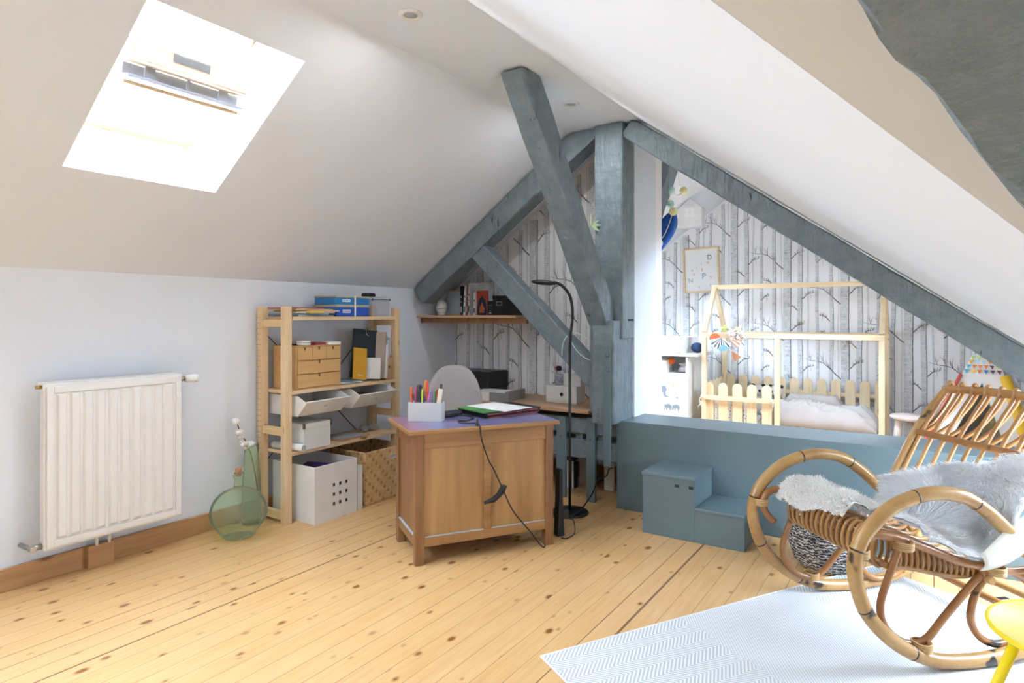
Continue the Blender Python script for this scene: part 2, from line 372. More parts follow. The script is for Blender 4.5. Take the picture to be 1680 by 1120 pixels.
g = G(); g.prism([(XL, 0), (-1.56, 0), (-1.56, 2.45), (-1.99, 2.4), (XL, 1.42)], YN, YN2, 'y')
birch(g, XL, -1.6, YN, -3.063, lambda x: ztopn(x) - .01, 3); struct(g, 'wall_nook', MATW)
g = G(); g.box((-1.66, 3.785, 0), (-1.56, YN - .001, 2.42)); struct(g, 'wall_pier', plaster_w)
def ztopg(x): return 1.29 + .73 * (x - XL) if x < -1.642 else 1.324 - .73 * x
g = G(); g.prism([(-3.45, 0), (1.37, 0), (1.37, .4), (-1.642, 2.6), (-3.45, 1.3)], YG, YG + .1, 'y')
birch(g, XL, XR, YG, -1.685, lambda x: ztopg(x) - .01, 5); struct(g, 'wall_gable', MATW)
# baseboard
g = G(); g.box((XL, YB, 0), (XL + .02, 3.9, .1)); struct(g, 'baseboard_left', base_w, .003)
g = G(); g.box((XL + .02, YN - .02, 0), (-1.67, YN, .11)); struct(g, 'baseboard_back', oak_d)
# trim: small wooden cover on the baseboard
g = G(); g.box((XL + .02, 1.362, 0), (XL + .05, 1.476, .106)); o = g.build('pipe_cover', base_w, bevel=.002); tag(o, 'small varnished wooden box covering pipes on the baseboard under the radiator', 'pipe cover')
# ------------------------------------------------------------ skylight window
slope = Matrix.Translation((-2.66, 1.396, 2.238)) @ Matrix.Rotation(-SL, 4, 'Y')     # local x up the slope, z outward
g = G()
hw = .316; hl = .404; fz0, fz1 = -.02, .09
for a, b in (((-hl, -hw, fz0), (hl, -hw + .045, fz1)), ((-hl, hw - .045, fz0), (hl, hw, fz1)), ((-hl, -hw + .045, fz0), (-hl + .05, hw - .045, fz1)), ((hl - .05, -hw + .045, fz0), (hl, hw - .045, fz1))): g.box(a, b)
wf = g.build('window_1', [white_m]); wf.matrix_world = slope; wf['kind'] = 'structure'
g = G(); g.box((-hl + .02, -hw + .045, -.024), (-hl + .05, hw - .045, -.018)); g.box((-hl + .052, hw - .05, -.024), (hl - .2, hw - .044, .06)); o = g.build('window_sill', base_w, wf)
PV = Vector((-2.858, 1.396, 2.296)); ang = math.radians(50)
sashM = Matrix.Translation(PV) @ Matrix.Rotation(-SL + ang, 4, 'Y')
sash = thing('window_sash', 'pivoted pinewood skylight sash tilted open into the room', 'window sash'); sash.matrix_world = sashM
h2 = .4; w2 = .262
g = G()
for a, b in (((-h2, -w2, -.02), (h2, -w2 + .05, .03)), ((-h2, w2 - .05, -.02), (h2, w2, .03)), ((-h2, -w2 + .05, -.02), (-h2 + .06, w2 - .05, .03)), ((h2 - .06, -w2 + .05, -.02), (h2, w2 - .05, .03))): g.box(a, b)
g.build('sash_frame', wood('sash_pine', '#d8b696', '#c09a78', 1, .5), sash, .003)
g = G(); g.box((-h2 + .06, -w2 + .05, .0), (h2 - .06, w2 - .05, .008)); g.build('pane', pane, sash)
g = G(); g.box((h2, -.07, -.012), (h2 + .003, .08, .022)); g.build('lock_plate', metal, sash)
g = G()
for dz, dx, w, d in ((-.035, .0, .26, .012), (-.055, .006, .265, .006)): g.box((h2 - .03 + dx, -w, dz - d), (h2 + .03 + dx, w, dz))
g.build('ventilation_flap', wood('flap_pine', '#e2cdb0', '#c8b08c', 1, .5), sash, .002)
g = G(); g.box((h2 - .02, -.235, -.115), (h2 + .02, .235, -.105)); g.box((h2 - .005, -.006, -.105), (h2 + .005, .006, -.06)); g.box((h2 - .005, -.17, -.105), (h2 + .003, -.13, -.06)); g.box((h2 - .005, .13, -.105), (h2 + .003, .17, -.06)); g.box((h2 - .035, -.235, -.108), (h2 - .030, .235, -.062)); g.build('screen_rail', pm('grey_flap', '#a9a9ac', .6), sash, .001)
g = G(); g.box((h2 - .035, -.235, -.14), (h2 - .012, .235, -.125)); g.build('opening_bar', pine_y, sash, .004)
g = G(); g.tube([(-2.36, hy1 - .06, 2.43), (-2.45, hy1 - .05, 2.38), (-2.50, hy1 - .045, 2.33)], .018, 8); tag(g.build('blind_tube', metal), 'rolled silver blind at the upper right of the skylight', 'blind')
# ------------------------------------------------------------ timber truss
def beam(g, p0, p1, w, h, up=(0, 0, 1), jit=.0028, n=22, seed=0, ch=.007):
    p0 = Vector(p0); p1 = Vector(p1); t = (p1 - p0).normalized(); up = Vector(up); sd = t.cross(up).normalized(); up = sd.cross(t).normalized(); rings = []
    prof = [(-w / 2 + ch, -h / 2), (w / 2 - ch, -h / 2), (w / 2, -h / 2 + ch), (w / 2, h / 2 - ch), (w / 2 - ch, h / 2), (-w / 2 + ch, h / 2), (-w / 2, h / 2 - ch), (-w / 2, -h / 2 + ch)]
    for i in range(n + 1):
        c = p0.lerp(p1, i / n); q = []
        for k, (a, b) in enumerate(prof):
            j = noise.noise(Vector((i * .35 + seed * 7, k * 1.7, seed))) * jit * 2; j2 = noise.noise(Vector((i * .35, k * 1.3 + 9, seed * 5))) * jit * 2
            q.append(g.v(c + sd * (a + j) + up * (b + j2)))
        rings.append(q)
    for A, B in zip(rings, rings[1:]):
        for k in range(8): g.f([A[k], A[(k + 1) % 8], B[(k + 1) % 8], B[k]])
    g.f(rings[0][::-1]); g.f(rings[-1]); return g
truss = thing('roof_truss', 'blue-grey painted old timber truss with central post, rafters, braces and tie beam', 'roof truss', (-1.66, 3.68, 0))
TO = Vector((-1.66, 3.68, 0))
def tp(name, g, m=None, **k):
    for v in g.bm.verts: v.co -= TO
    return g.build(name, m or paint_r, truss, **k)
g = G(); beam(g, (-1.655, 3.69, 1.05), (-1.655, 3.69, 2.385), .19, .19, (0, 1, 0), seed=1); beam(g, (-1.645, 3.635, .535), (-1.645, 3.635, 1.16), .145, .285, (0, 1, 0), seed=2)
g.box((-1.76, 3.56, .585), (-1.70, 3.76, 1.2)); tp('post', g)
g = G(); Dn = Vector((1, 0, .73)).normalized(); nn = Vector((-.73, 0, 1)).normalized()
a = Vector((XL, 3.7, 1.403)) + Dn * .02 - nn * .09; b = Vector((-1.985, 3.7, 2.385)) - nn * .085; b2 = b + Dn * .22
beam(g, a, b2 - Vector((0, 0, .02)), .14, .15, nn, seed=3, ch=.006)
for v in g.bm.verts:
    if v.co.z > 2.388: v.co.z = 2.388
    if v.co.x < XL + .005: v.co.x = XL + .005
    if v.co.z < 1.285: v.co.z = 1.285
tp('rafter', g)
g = G(); Dr = Vector((1, 0, -.73)).normalized(); nr = Vector((.73, 0, 1)).normalized()
a = Vector((-1.50, 3.67, 2.41)) - nr * .068; b = Vector((1.22, 3.67, 1.324 - .73 * 1.22)) - nr * .068
beam(g, a, b, .12, .125, nr, seed=4, n=40, jit=.004)
for v in g.bm.verts: v.co.z = min(v.co.z, 2.388)
tp('rafter', g)
g = G(); beam(g, (-2.79, 3.70, 1.735), (-1.70, 3.70, .71), .12, .135, (0, 0, 1), seed=5); tp('brace', g)
g = G(); beam(g, (-1.675, 2.585, 2.42), (-1.675, 3.60, 1.115), .125, .16, (0, 0, 1), seed=6, ch=.006)
for v in g.bm.verts:
    v.co.z = min(v.co.z, 2.387)
    if v.co.y > 3.595: v.co.y = 3.595
    if v.co.z < 1.13: v.co.z = 1.13
tp('strut', g)
g = G(); beam(g, (-1.66, 3.76, 1.25), (-1.66, 4.84, 2.52), .12, .15, (0, 0, 1), seed=7)
for v in g.bm.verts:
    lim = ztopg(v.co.x) - .003 if v.co.y > YN2 else 2.387
    v.co.z = min(v.co.z, lim)
tp('strut', g)
g = G(); beam(g, (-3.32, 3.73, .325), (-1.58, 3.73, .325), .15, .125, (0, 0, 1), seed=8, n=40); beam(g, (-3.32, 3.73, .475), (-1.58, 3.73, .475), .16, .10, (0, 0, 1), seed=9, n=40)
for x0, x1 in ((-2.2, -2.1), (-1.92, -1.87), (-1.76, -1.70)): g.box((x0, 3.67, .37), (x1, 3.78, .44))
tp('tie_beam', g)
for x0, x1, z1 in ((-1.822, -1.762, .536), (-2.042, -1.976, .53)):
    g = G(); g.box((x0, 3.625, 0), (x1, 3.65, z1)); g.mi = 1; g.tube([((x0 + x1) / 2, 3.623, .40), ((x0 + x1) / 2, 3.6245, .40)], .004, 8); tp('plank', g, [paint_s, black], bevel=.002)
g = G(); g.box((-1.634, 3.478, .28), (-1.586, 3.491, 1.0)); tp('strap', g, paint_s, bevel=.003)
for z in (.955, .865):
    g = G(); g.lathe([(.013, 0), (.013, .006), (.008, .012), (0, .012)], M=Matrix.Translation((-1.605, 3.478, z)) @ Matrix.Rotation(PI / 2, 4, 'X'), n=12); tp('bolt', g, paint_s)
g = G(); g.tube([(-1.55, 3.66, 1.165), (-1.515, 3.66, 1.165)], .006, 8); tp('peg', g, dark)
# beam over the dormer, close to the camera
g = G()
dv = Vector((.39, .82, -.41)).normalized(); pc = Vector((.04, .55, 1.375)) + Vector((.89, -.43, 0)) * .065 - Vector((0, .447, .894)) * .05
beam(g, pc - dv * .55, pc + dv * .6, .13, .10, (0, .447, .894), jit=.003, n=60, seed=12, ch=.004)
tag(g.build('roof_beam', paint_r), 'dark weathered beam cutting across the top right corner close overhead', 'roof beam')
# ------------------------------------------------------------ low boxed partition and steps
g = G(); g.box((-1.6, 3.60, 0), (1.24, 3.962, .543)); tag(g.build('low_partition', paint_s, bevel=.003), 'long low blue-grey boxed partition between the room and the children\'s corner', 'low wall')
st = thing('step_block', 'blue-grey painted two-step wooden block against the low partition', 'steps', (-1.035, 3.43, 0))
g = G(); g.box((-.27, -.15, 0), (.02, .165, .318)); g.box((.02, -.15, 0), (.272, .165, .166)); g.build('box', paint_s, st, .002)
g = G(); g.box((-.275, -.155, .318), (.022, .165, .336)); g.build('upper_tread', paint_s, st, .003)
g = G(); g.box((.021, -.155, .166), (.275, .165, .181)); g.build('lower_tread', paint_s, st, .003)
for x in (-.075, .0):
    g = G(); g.box((x - .012, -.1515, .275), (x + .012, -.149, .29)); g.build('slot', black, st)
# ------------------------------------------------------------ radiator
r = thing('radiator', 'flat white ribbed panel radiator on the left wall', 'radiator', (-3.2, 1.46, .163))
g = G(); W_, H_ = .606, .73
g.box((-.05, -W_ / 2, 0), (-.004, W_ / 2, H_)); g.build('casing', rad_m, r, .004)
g = G()
prof = []; y = -W_ / 2 + .045; flu = []
n = 10; p = (W_ - .08) / (n)
g.box((-.004, -W_ / 2 + .008, .01), (.0, W_ / 2 - .008, H_ - .012))
for i in range(n):
    a = -W_ / 2 + .04 + i * p + .013; b = a + p - .026
    v0 = [(-.0, a - .008, .045), (-.0, b + .008, .045), (-.0, b + .008, H_ - .045), (-.0, a - .008, H_ - .045)]; v1 = [(.012, a, .055), (.012, b, .055), (.012, b, H_ - .055), (.012, a, H_ - .055)]
    A = [g.v(q) for q in v0]; B = [g.v(q) for q in v1]; g.f(B)
    for k in range(4): g.f([A[k], A[(k + 1) % 4], B[(k + 1) % 4], B[k]])
for a, b in (((0, -W_ / 2 + .008, .012), (.008, -W_ / 2 + .035, H_ - .014)), ((0, W_ / 2 - .035, .012), (.008, W_ / 2 - .008, H_ - .014)), ((0, -W_ / 2 + .035, .012), (.008, W_ / 2 - .035, .04)), ((0, -W_ / 2 + .035, H_ - .042), (.008, W_ / 2 - .035, H_ - .014))): g.box(a, b)
g.build('front_panel', rad_m, r, .002)
g = G(); g.box((-.062, -W_ / 2 - .002, H_ - .02), (-.05, W_ / 2 + .002, H_ + .004)); g.box((-.128, -W_ / 2 + .03, .03), (-.05, -W_ / 2 + .05, H_ - .05)); g.box((-.128, W_ / 2 - .05, .03), (-.05, W_ / 2 - .03, H_ - .05)); g.build('top_rim', rad_m, r, .002)
g = G(); g.tube([(-.03, W_ / 2, H_ - .03), (-.03, W_ / 2 + .03, H_ - .03)], .013, 12); g.build('valve', metal, r)
g = G(); g.lathe([(.012, 0), (.02, .005), (.022, .05), (.018, .065), (0, .066)], M=Matrix.Translation((-.03, W_ / 2 + .03, H_ - .03)) @ Matrix.Rotation(-PI / 2, 4, 'X') @ Matrix.Rotation(.25, 4, 'Y'), n=18); g.build('thermostat_head', white, r)
g = G(); g.tube([(-.03, -W_ / 2, .02), (-.03, -W_ / 2 - .04, .02)], .013, 12); g.tube([(-.03, -W_ / 2 - .04, .02), (-.125, -W_ / 2 - .045, .02)], .01, 10); g.tube([(-.03, -W_ / 2 - .04, .02), (-.0, -W_ / 2 - .04, .02)], .012, 10); g.build('return_valve', metal, r)
g = G(); g.tube([(-.03, -W_ / 2 - .022, H_ - .015), (-.03, -W_ / 2, H_ - .015)], .008, 8); g.build('bleed_plug', brass, r)
for y in (-.06, -.005):
    g = G(); g.tube([(-.08, y, 0), (-.085, y, -.06)], .008, 8); g.build('pipe', white, r)
# ------------------------------------------------------------ demijohn, vase, cotton
d = thing('demijohn', 'large round green glass demijohn with a cork on the floor', 'bottle', (-3.105, 2.02, 0))
g = G(); R0 = .128
prof = [(0, .012), (.06, .002), (.085, .006)]
for i in range(1, 15):
    a = -PI / 2 + .75 + (PI - 1.0) * i / 14; prof.append((.004 + .142 * math.cos(a), .133 + .13 * math.sin(a)))
prof += [(.028, .262), (.0225, .275), (.021, .315), (.026, .318), (.027, .330), (.022, .333), (.022, .345), (.017, .345)]
g.lathe(prof, n=40); g.build('bottle', green_g, d)
g = G(); g.lathe([(0, .325), (.014, .325), (.018, .368), (0, .369)], n=14); g.build('cork', pm('cork', '#b98560', .9, var=.2, sc=90), d)
v = thing('glass_vase', 'tall pale green glass vase behind the demijohn', 'vase', (-3.235, 2.185, 0))
g = G(); g.lathe([(0, .0), (.05, .0), (.055, .02), (.05, .2), (.038, .4), (.04, .452), (.037, .452), (.035, .4), (.046, .2), (.05, .03), (0, .02)], n=28); g.build('body', pale_g, v)
c = thing('cotton_branch', 'dried cotton branch with white bolls leaning in the green vase', 'cotton branch', (-3.235, 2.185, .16))
g = G(); stem = cr([(0.02, .03, 0), (.01, 0, .2), (0, -.03, .3), (-.01, -.065, .37), (.0, -.09, .43)], 5); g.tube(stem, [.003] * len(stem), 6); g.build('stem', pm('dry_stem', '#5a4636', .8), c)
for p in ((.005, -.005, .295), (-.005, -.045, .305), (-.01, -.06, .35), (0, -.075, .375), (0.0, -.095, .435), (-.01, -.02, .285)):
    g = G()
    for k in range(5): a = k * 2.5; g.ball((p[0] + .012 * math.cos(a), p[1] + .012 * math.sin(a), p[2] + .006 * math.sin(k * 2)), .014, 8)
    g.mi = 1
    for k in range(4):
        a = k * PI / 2 + .4; g.poly([(p[0], p[1], p[2] - .014), (p[0] + .018 * math.cos(a - .3), p[1] + .018 * math.sin(a - .3), p[2] - .008), (p[0] + .027 * math.cos(a), p[1] + .027 * math.sin(a), p[2] + .006), (p[0] + .018 * math.cos(a + .3), p[1] + .018 * math.sin(a + .3), p[2] - .008)])
    g.build('cotton_boll', [pm('cotton_white', '#f4f1ee', .95), pm('boll_husk', '#7a5a48', .8)], c)
# ------------------------------------------------------------ shelf unit
sh = thing('shelf_unit', 'open pinewood shelf unit with pegged uprights against the left wall', 'shelf unit', (-3.165, 2.73, 0))
SO = Vector((-3.165, 2.73, 0))
hole = pm('peg_hole', '#6e4a2a', .8)
for x0, y0 in ((-3.304, 2.268), (-3.084, 2.268), (-3.304, 3.152), (-3.084, 3.152)):
    g = G(); g.box((x0, y0, 0), (x0 + .044, y0 + .044, 1.243))
    g.mi = 1
    if x0 < -3.2 and y0 < 3:
        for k in range(36):
            for q in (.012, .034): g.cb((x0 + q - .002, y0 - .0006, .06 + k * .032), (.005, .001, .005))
    for v_ in g.bm.verts: v_.co -= SO
    g.build('upright', [pine, hole], sh, .002)
for y0 in (2.274, 3.158):
    for z in (.02, .50, 1.125):
        g = G(); g.box((-3.26, y0, z), (-3.084, y0 + .03, z + .045));
        for v_ in g.bm.verts: v_.co -= SO
        g.build('rung', pine_x, sh, .002)
for z in (1.185, .757, .405):
    g = G(); g.box((-3.295, 2.314, z - .02), (-3.036, 3.150, z))
    for v_ in g.bm.verts: v_.co -= SO
    g.build('shelf_board', pine_y, sh, .002)
g = G(); g.tube([(-3.306, 2.31, 1.1), (-3.306, 3.15, .3)], .003, 6); g.tube([(-3.306, 3.15, 1.1), (-3.306, 2.31, .3)], .003, 6)
for v_ in g.bm.verts: v_.co -= SO
g.build('cross_brace', dark, sh)
def item(name, label, cat, g, m, loc, rz=0, rx=0, ry=0, group=None, bevel=.001):
    o = g.build(name, m, bevel=bevel); tag(o, label, cat, group); return put(o, loc, rz, rx, ry)
def bx(w, d, h): g = G(); g.box((-w / 2, -d / 2, 0), (w / 2, d / 2, h)); return g
cols = dict(manila='#d9b98c', red='#9c4448', grey='#b6bcc4', yellow='#e3c45c', bluegrey='#8fa3b4', cream='#e8ddc8', violet='#6d6480')
CM = {k: pm('card_' + k, v, .7, var=.05) for k, v in cols.items()}
CM['white'] = white_m; sheet = pm('paper_white', '#f2f2f0', .8, var=.01)
z = 1.186
for nm, w, dd, h, y, rz, cm, lb in (
    ('magazine', .21, .29, .010, 2.50, .1, 'grey', 'grey magazine at the bottom of the paper pile on top of the pine shelf'),
    ('magazine', .21, .28, .009, 2.46, -.15, 'bluegrey', 'blue-grey magazine low in the paper pile on top of the pine shelf'),
    ('folder', .23, .30, .009, 2.49, .05, 'cream', 'cream folder in the middle of the paper pile on top of the pine shelf'),
    ('folder', .23, .31, .008, 2.52, -.08, 'manila', 'tan card folder in the middle of the paper pile on top of the pine shelf'),
    ('folder', .22, .31, .008, 2.48, .14, 'manila', 'tan card folder second from top of the paper pile on the pine shelf'),
    ('folder', .20, .26, .007, 2.44, .02, 'red', 'dark red folder lying on top of the paper pile on the pine shelf')):
    item(nm, lb, nm, bx(w, dd, h), CM[cm], (-3.17, y, z), rz); z += h + .0006
item('notepad', 'small yellow notepad poking out of the paper pile on the shelf top', 'notepad', bx(.06, .10, .012), CM['yellow'], (-3.044, 2.47, 1.2065))
bl = pm('blue_card', '#2f7fc0', .5); bl2 = pm('deep_blue_card', '#2a56b8', .5); gold = pm('khaki_lid', '#b9b39a', .5)
def gift(lab, loc, w, d, h, cm):
    t = thing('card_box', lab, 'box', loc)
    bx(w, d, h * .78).build('body', cm, t, .002)
    g = G(); g.box((-w / 2 - .002, -d / 2 - .002, h * .78 + .0005), (w / 2 + .002, d / 2 + .002, h)); g.build('lid', gold, t, .002)
    g = G(); g.box((w / 2 + .001, .01, .0), (w / 2 + .003, .022, h)); g.build('band', white_m, t)
    g = G(); g.box((w / 2 + .0005, -d * .32, h * .3), (w / 2 + .0015, -d * .08, h * .58)); g.mi = 1
    for k in range(5): g.box((w / 2 + .0016, -d * .30 + k * .012, h * .38), (w / 2 + .0018, -d * .30 + k * .012 + .007, h * .5))
    g.build('label_strip', [sheet, bl], t)
gift('lower blue patterned box on the top shelf under the other blue box', (-3.16, 2.79, 1.186), .2, .27, .075, bl2)
gift('upper blue box with pale lid stacked on the lower blue box', (-3.16, 2.79, 1.2615), .2, .28, .055, bl)
t = thing('clear_box', 'clear plastic storage box with metal corners on the shelf top', 'storage box', (-3.15, 3.035, 1.186))
g = G()
for a, b in (((-.09, -.085, 0), (.09, .085, .002)), ((-.09, -.085, .002), (-.088, .085, .115)), ((.088, -.085, .002), (.09, .085, .115)), ((-.088, -.085, .002), (.088, -.083, .115)), ((-.088, .083, .002), (.088, .085, .115))): g.box(a, b)
g.build('body', clear_p, t); bxl = G(); bxl.box((-.093, -.088, .116), (.093, .088, .131)); bxl.build('lid', clear_p, t, .001)
g = G(); g.box((.0935, -.07, .112), (.0955, .07, .116)); g.box((.0935, -.085, .105), (.096, -.075, .12)); g.box((.0935, .075, .105), (.096, .085, .12)); g.build('edging', dark, t)
item('ribbon_reel', 'small tan reel inside the clear box on the shelf top', 'reel', G().lathe([(0, 0), (.035, 0), (.03, .05), (.012, .065), (0, .065)], n=16), CM['manila'], (-3.13, 3.03, 1.189))
g = G(); g.lathe([(0, 0), (.02, 0), (.024, .01), (.02, .026), (0, .026)], n=16, M=Matrix.Diagonal((1.1, 2.6, 1, 1))); item('glasses_case', 'black oval case lying on the clear box on the shelf top', 'case', g, blackm, (-3.15, 3.01, 1.3185))
# drawer unit
t = thing('drawer_unit', 'small plywood desktop drawer unit with notched fronts on the middle shelf', 'drawer unit', (-3.165, 2.525, .758))
g = G()
for a, b in (((-.11, -.168, 0), (.10, -.160, .255)), ((-.11, .160, 0), (.10, .168, .255)), ((-.11, -.160, 0), (.10, .160, .006)), ((-.11, -.160, .249), (.10, .160, .255)), ((-.11, -.160, .006), (-.105, .160, .249))): g.box(a, b)
g.build('case', ply, t, .001)
for i, zz in enumerate((.008, .089, .170)):
    for sgn in ((0,) if i < 2 else (0, -1, 1)):
        if i < 2: y0, y1 = -.158, .158
        else: y0, y1 = -.158 + (sgn + 1) * .1057, -.158 + (sgn + 2) * .1057 - .002
        ym = (y0 + y1) / 2; z1 = zz + .077
        g = G(); g.prism([(y0, zz), (y1, zz), (y1, z1), (ym + .007, z1), (ym + .007, z1 - .016), (ym, z1 - .023), (ym - .007, z1 - .016), (ym - .007, z1), (y0, z1)], .098, .104, 'x')
        g.box((-.1, y0 + .004, zz + .002), (.0975, y1 - .004, zz + .05))
        g.mi = 1; g.box((.09, ym - .01, z1 - .027), (.0965, ym + .01, z1 - .002)); g.build('drawer', [ply, hole], t)
for k in range(2): item('white_dish', ('lower' if k == 0 else 'upper') + ' of two shallow white dishes stacked on the drawer unit', 'dish', G().lathe([(0, 0), (.035, 0), (.04, .004), (.041, .014), (.037, .014), (.035, .005), (0, .005)], n=20), white, (-3.10, 2.44, 1.0135 + k * .0145), bevel=0, group='white dishes')
item('phone', 'thin black phone lying at the left end of the drawer unit', 'phone', bx(.07, .12, .007), black, (-3.2, 2.425, 1.0135), .2)
item('book', 'thin dark red book lying flat on the drawer unit', 'book', bx(.12, .09, .016), CM['red'], (-3.14, 2.545, 1.0135), .1)
item('book', 'white paperback lying flat at the right end of the drawer unit', 'book', bx(.15, .095, .016), sheet, (-3.14, 2.645, 1.0135), 0.0)
for k, (y, rz, cm) in enumerate(((2.80, .15, 'grey'), (2.79, -.1, 'white'), (2.82, .25, 'bluegrey'))):
    item('brochure', ['grey brochure at the bottom of the loose stack', 'white brochure in the middle of the loose stack', 'blue-grey brochure on top of the loose stack'][k] + ' on the middle shelf', 'brochure', bx(.18, .17, .005), CM[cm], (-3.15, y, .758 + k * .0056), rz)
# upright folders leaning (thin in Y direction mostly, face towards +X)
def lean(name, lab, w, h, th, loc, rz, tilt, cm, extra=None):
    g = G(); g.box((-th / 2, -w / 2, 0), (th / 2, w / 2, h)); o = g.build(name, cm, bevel=.001); tag(o, lab, name.replace('_', ' '))
    o.matrix_world = Matrix.Translation(loc) @ Matrix.Rotation(rz, 4, 'Z') @ Matrix.Rotation(tilt[0], 4, 'X') @ Matrix.Rotation(tilt[1], 4, 'Y'); return o
ochre = pm('ochre_cover', '#d39a28', .5, var=.02)
nb = lean('notebook', 'ochre yellow notebook leaning upright on the middle shelf', .115, .205, .008, (-3.075, 2.86, .777), 0, (-.12, -.1), ochre)
text('Notes', .016, 'cover_lettering', CM['cream'], nb, (.0045, .0, .03), (PI / 2, 0, PI / 2))
fo = lean('portfolio_folder', 'large dark portfolio folder with ribbon tie behind the yellow notebook', .17, .325, .012, (-3.13, 2.93, .775), -.35, (-.12, -.08), pm('dark_cloth', '#1d2831', .7))
g = G(); g.tube([(.008, 0, .325), (.010, .0, .30), (.011, .02, .285)], .002, 6); g.build('ribbon', CM['cream'], fo)
lean('binder', 'beige binder leaning beside the dark portfolio folder', .2, .31, .018, (-3.13, 3.005, .772), -1.2, (0, -.12), pm('beige_card', '#b9a89a', .6))
lean('thin_book', 'thin white booklet tucked in front of the beige binder', .11, .14, .008, (-3.07, 2.967, .772), -1.2, (0, -.1), sheet)
lean('binder', 'white binder leaning between the beige binder and magazine holder', .16, .225, .016, (-3.11, 3.04, .772), -1.25, (0, -.1), white_m)
t = thing('magazine_holder', 'tan cardboard magazine holder with a finger hole on the middle shelf', 'magazine holder', (-3.16, 3.108, .758))
g = G(); g.box((-.11, -.035, 0), (.105, .035, .004)); g.box((.101, -.035, .004), (.105, .035, .15)); g.box((-.11, -.035, .004), (-.106, .035, .29)); g.prism([(-.106, .004), (.101, .004), (.101, .15), (-.04, .29), (-.106, .29)], -.035, -.032, 'y'); g.prism([(-.106, .004), (.101, .004), (.101, .15), (-.04, .29), (-.106, .29)], .032, .035, 'y')
g.mi = 1; g.tube([(.1052, 0, .085), (.106, 0, .085)], .010, 12); g.build('body', [pm('kraft_board', '#c79f73', .7), hole], t)
for k in range(5): item('magazine', ['grey magazine, leftmost in the tan magazine holder', 'white magazine, second from the left in the tan magazine holder', 'blue-grey magazine in the middle of the tan magazine holder', 'white magazine, second from the right in the tan magazine holder', 'grey magazine, rightmost in the tan magazine holder'][k], 'magazine', bx(.17, .007 + .002 * (k % 2), .265 + .012 * (k % 3)), CM[['grey', 'white', 'bluegrey', 'white', 'grey'][k]], (-3.158, 3.083 + k * .0122, .763), group='magazines in the holder')
# hanging white bins
def bin_(lab, yc, w, sx):
    t = thing('storage_bin', lab, 'storage bin', (-3.15 + sx, yc, .607))
    g = G(); th = .004
    side = [(-.15, 0), (.12, 0), (.2, .085), (.12, .118), (-.15, .118)]
    for y in (-w / 2, w / 2 - th): g.prism(side, y, y + th, 'y')
    g.box((-.15, -w / 2 + th, 0), (.12, w / 2 - th, th)); g.box((-.15, -w / 2 + th, th), (-.146, w / 2 - th, .118))
    g.prism([(.12, 0), (.2, .085), (.196, .087), (.117, .004)], -w / 2 + th, w / 2 - th, 'y'); g.prism([(.192, .083), (.21, .088), (.208, .094), (.192, .09)], -w / 2 - .003, w / 2 + .003, 'y')
    g.build('tray', white_m, t, .001)
    g = G(); g.mi = 0; g.tube([(.166, -.012, .046), (.172, 0, .05), (.166, .012, .046)], .0025, 6); g.build('pull', metal, t)
    return t
bin_('left white tilt-front bin hanging open under the middle shelf', 2.505, .325, .0); bin_('right white tilt-front bin hanging open under the middle shelf', 2.915, .33, .0)
for k, (x, y, m) in enumerate(((-3.12, 2.5, 'manila'), (-3.1, 2.56, 'grey'), (-3.13, 2.44, 'bluegrey'))): item('skein', ['tan yarn skein in the middle of the left hanging bin', 'grey yarn skein at the right of the left hanging bin', 'blue-grey yarn skein at the left of the left hanging bin'][k], 'yarn', G().ball((0, 0, .035), .035, 12, (1.2, 1, 1)), CM[m], (x, y, .612), bevel=0)
item('cloth_bundle', 'dark blue cloth bundle in the right hanging bin', 'cloth', G().ball((0, 0, .035), .04, 14, (1.6, 3, .9)), pm('navy_cloth', '#2c3440', .9, bump=.4, bsc=60), (-3.13, 2.9, .612), bevel=0)
# lower shelf
t = thing('lidded_box', 'white lidded storage box with metal corners on the lower shelf', 'storage box', (-3.135, 2.485, .4055))
bx(.21, .195, .125).build('body', white_m, t, .001); g = G(); g.box((-.109, -.102, .1255), (.109, .102, .152)); g.build('lid', white, t, .001)
for y in (-.098, .098):
    g = G(); g.cb((.106, y, .139), (.012, .014, .03)); g.build('corner_clip', metal, t)
g = G(); g.tube([(-.14, 0, 0), (.1, 0, 0)], .021, 18); g.mi = 1; g.tube([(.1002, 0, 0), (.1012, 0, 0)], .017, 18); item('paper_roll', 'rolled white paper sticking out on the left of the lower shelf', 'paper roll', g, [sheet, CM['grey']], (-3.10, 2.352, .4265), .12, bevel=0)
item('clipboard', 'brown board lying under loose paper on the lower shelf', 'board', bx(.2, .26, .008), desk_w, (-3.15, 2.8, .4055), .1)
item('paper_sheet', 'grey-white paper lying on the brown board on the lower shelf', 'paper', bx(.15, .21, .003), CM['grey'], (-3.14, 2.8, .4142), -.25)
g = G()
for k in range(9): g.ball((random.uniform(-.05, .05), random.uniform(-.06, .06), .02 + .012 * random.random()), .024, 8, (1, 1.3, .8))
item('plastic_bag', 'crumpled clear plastic bag at the right end of the lower shelf', 'bag', g, glass('bag_plastic', (.8, .8, .82, 1), .4, .2), (-3.16, 3.05, .4055), bevel=0)
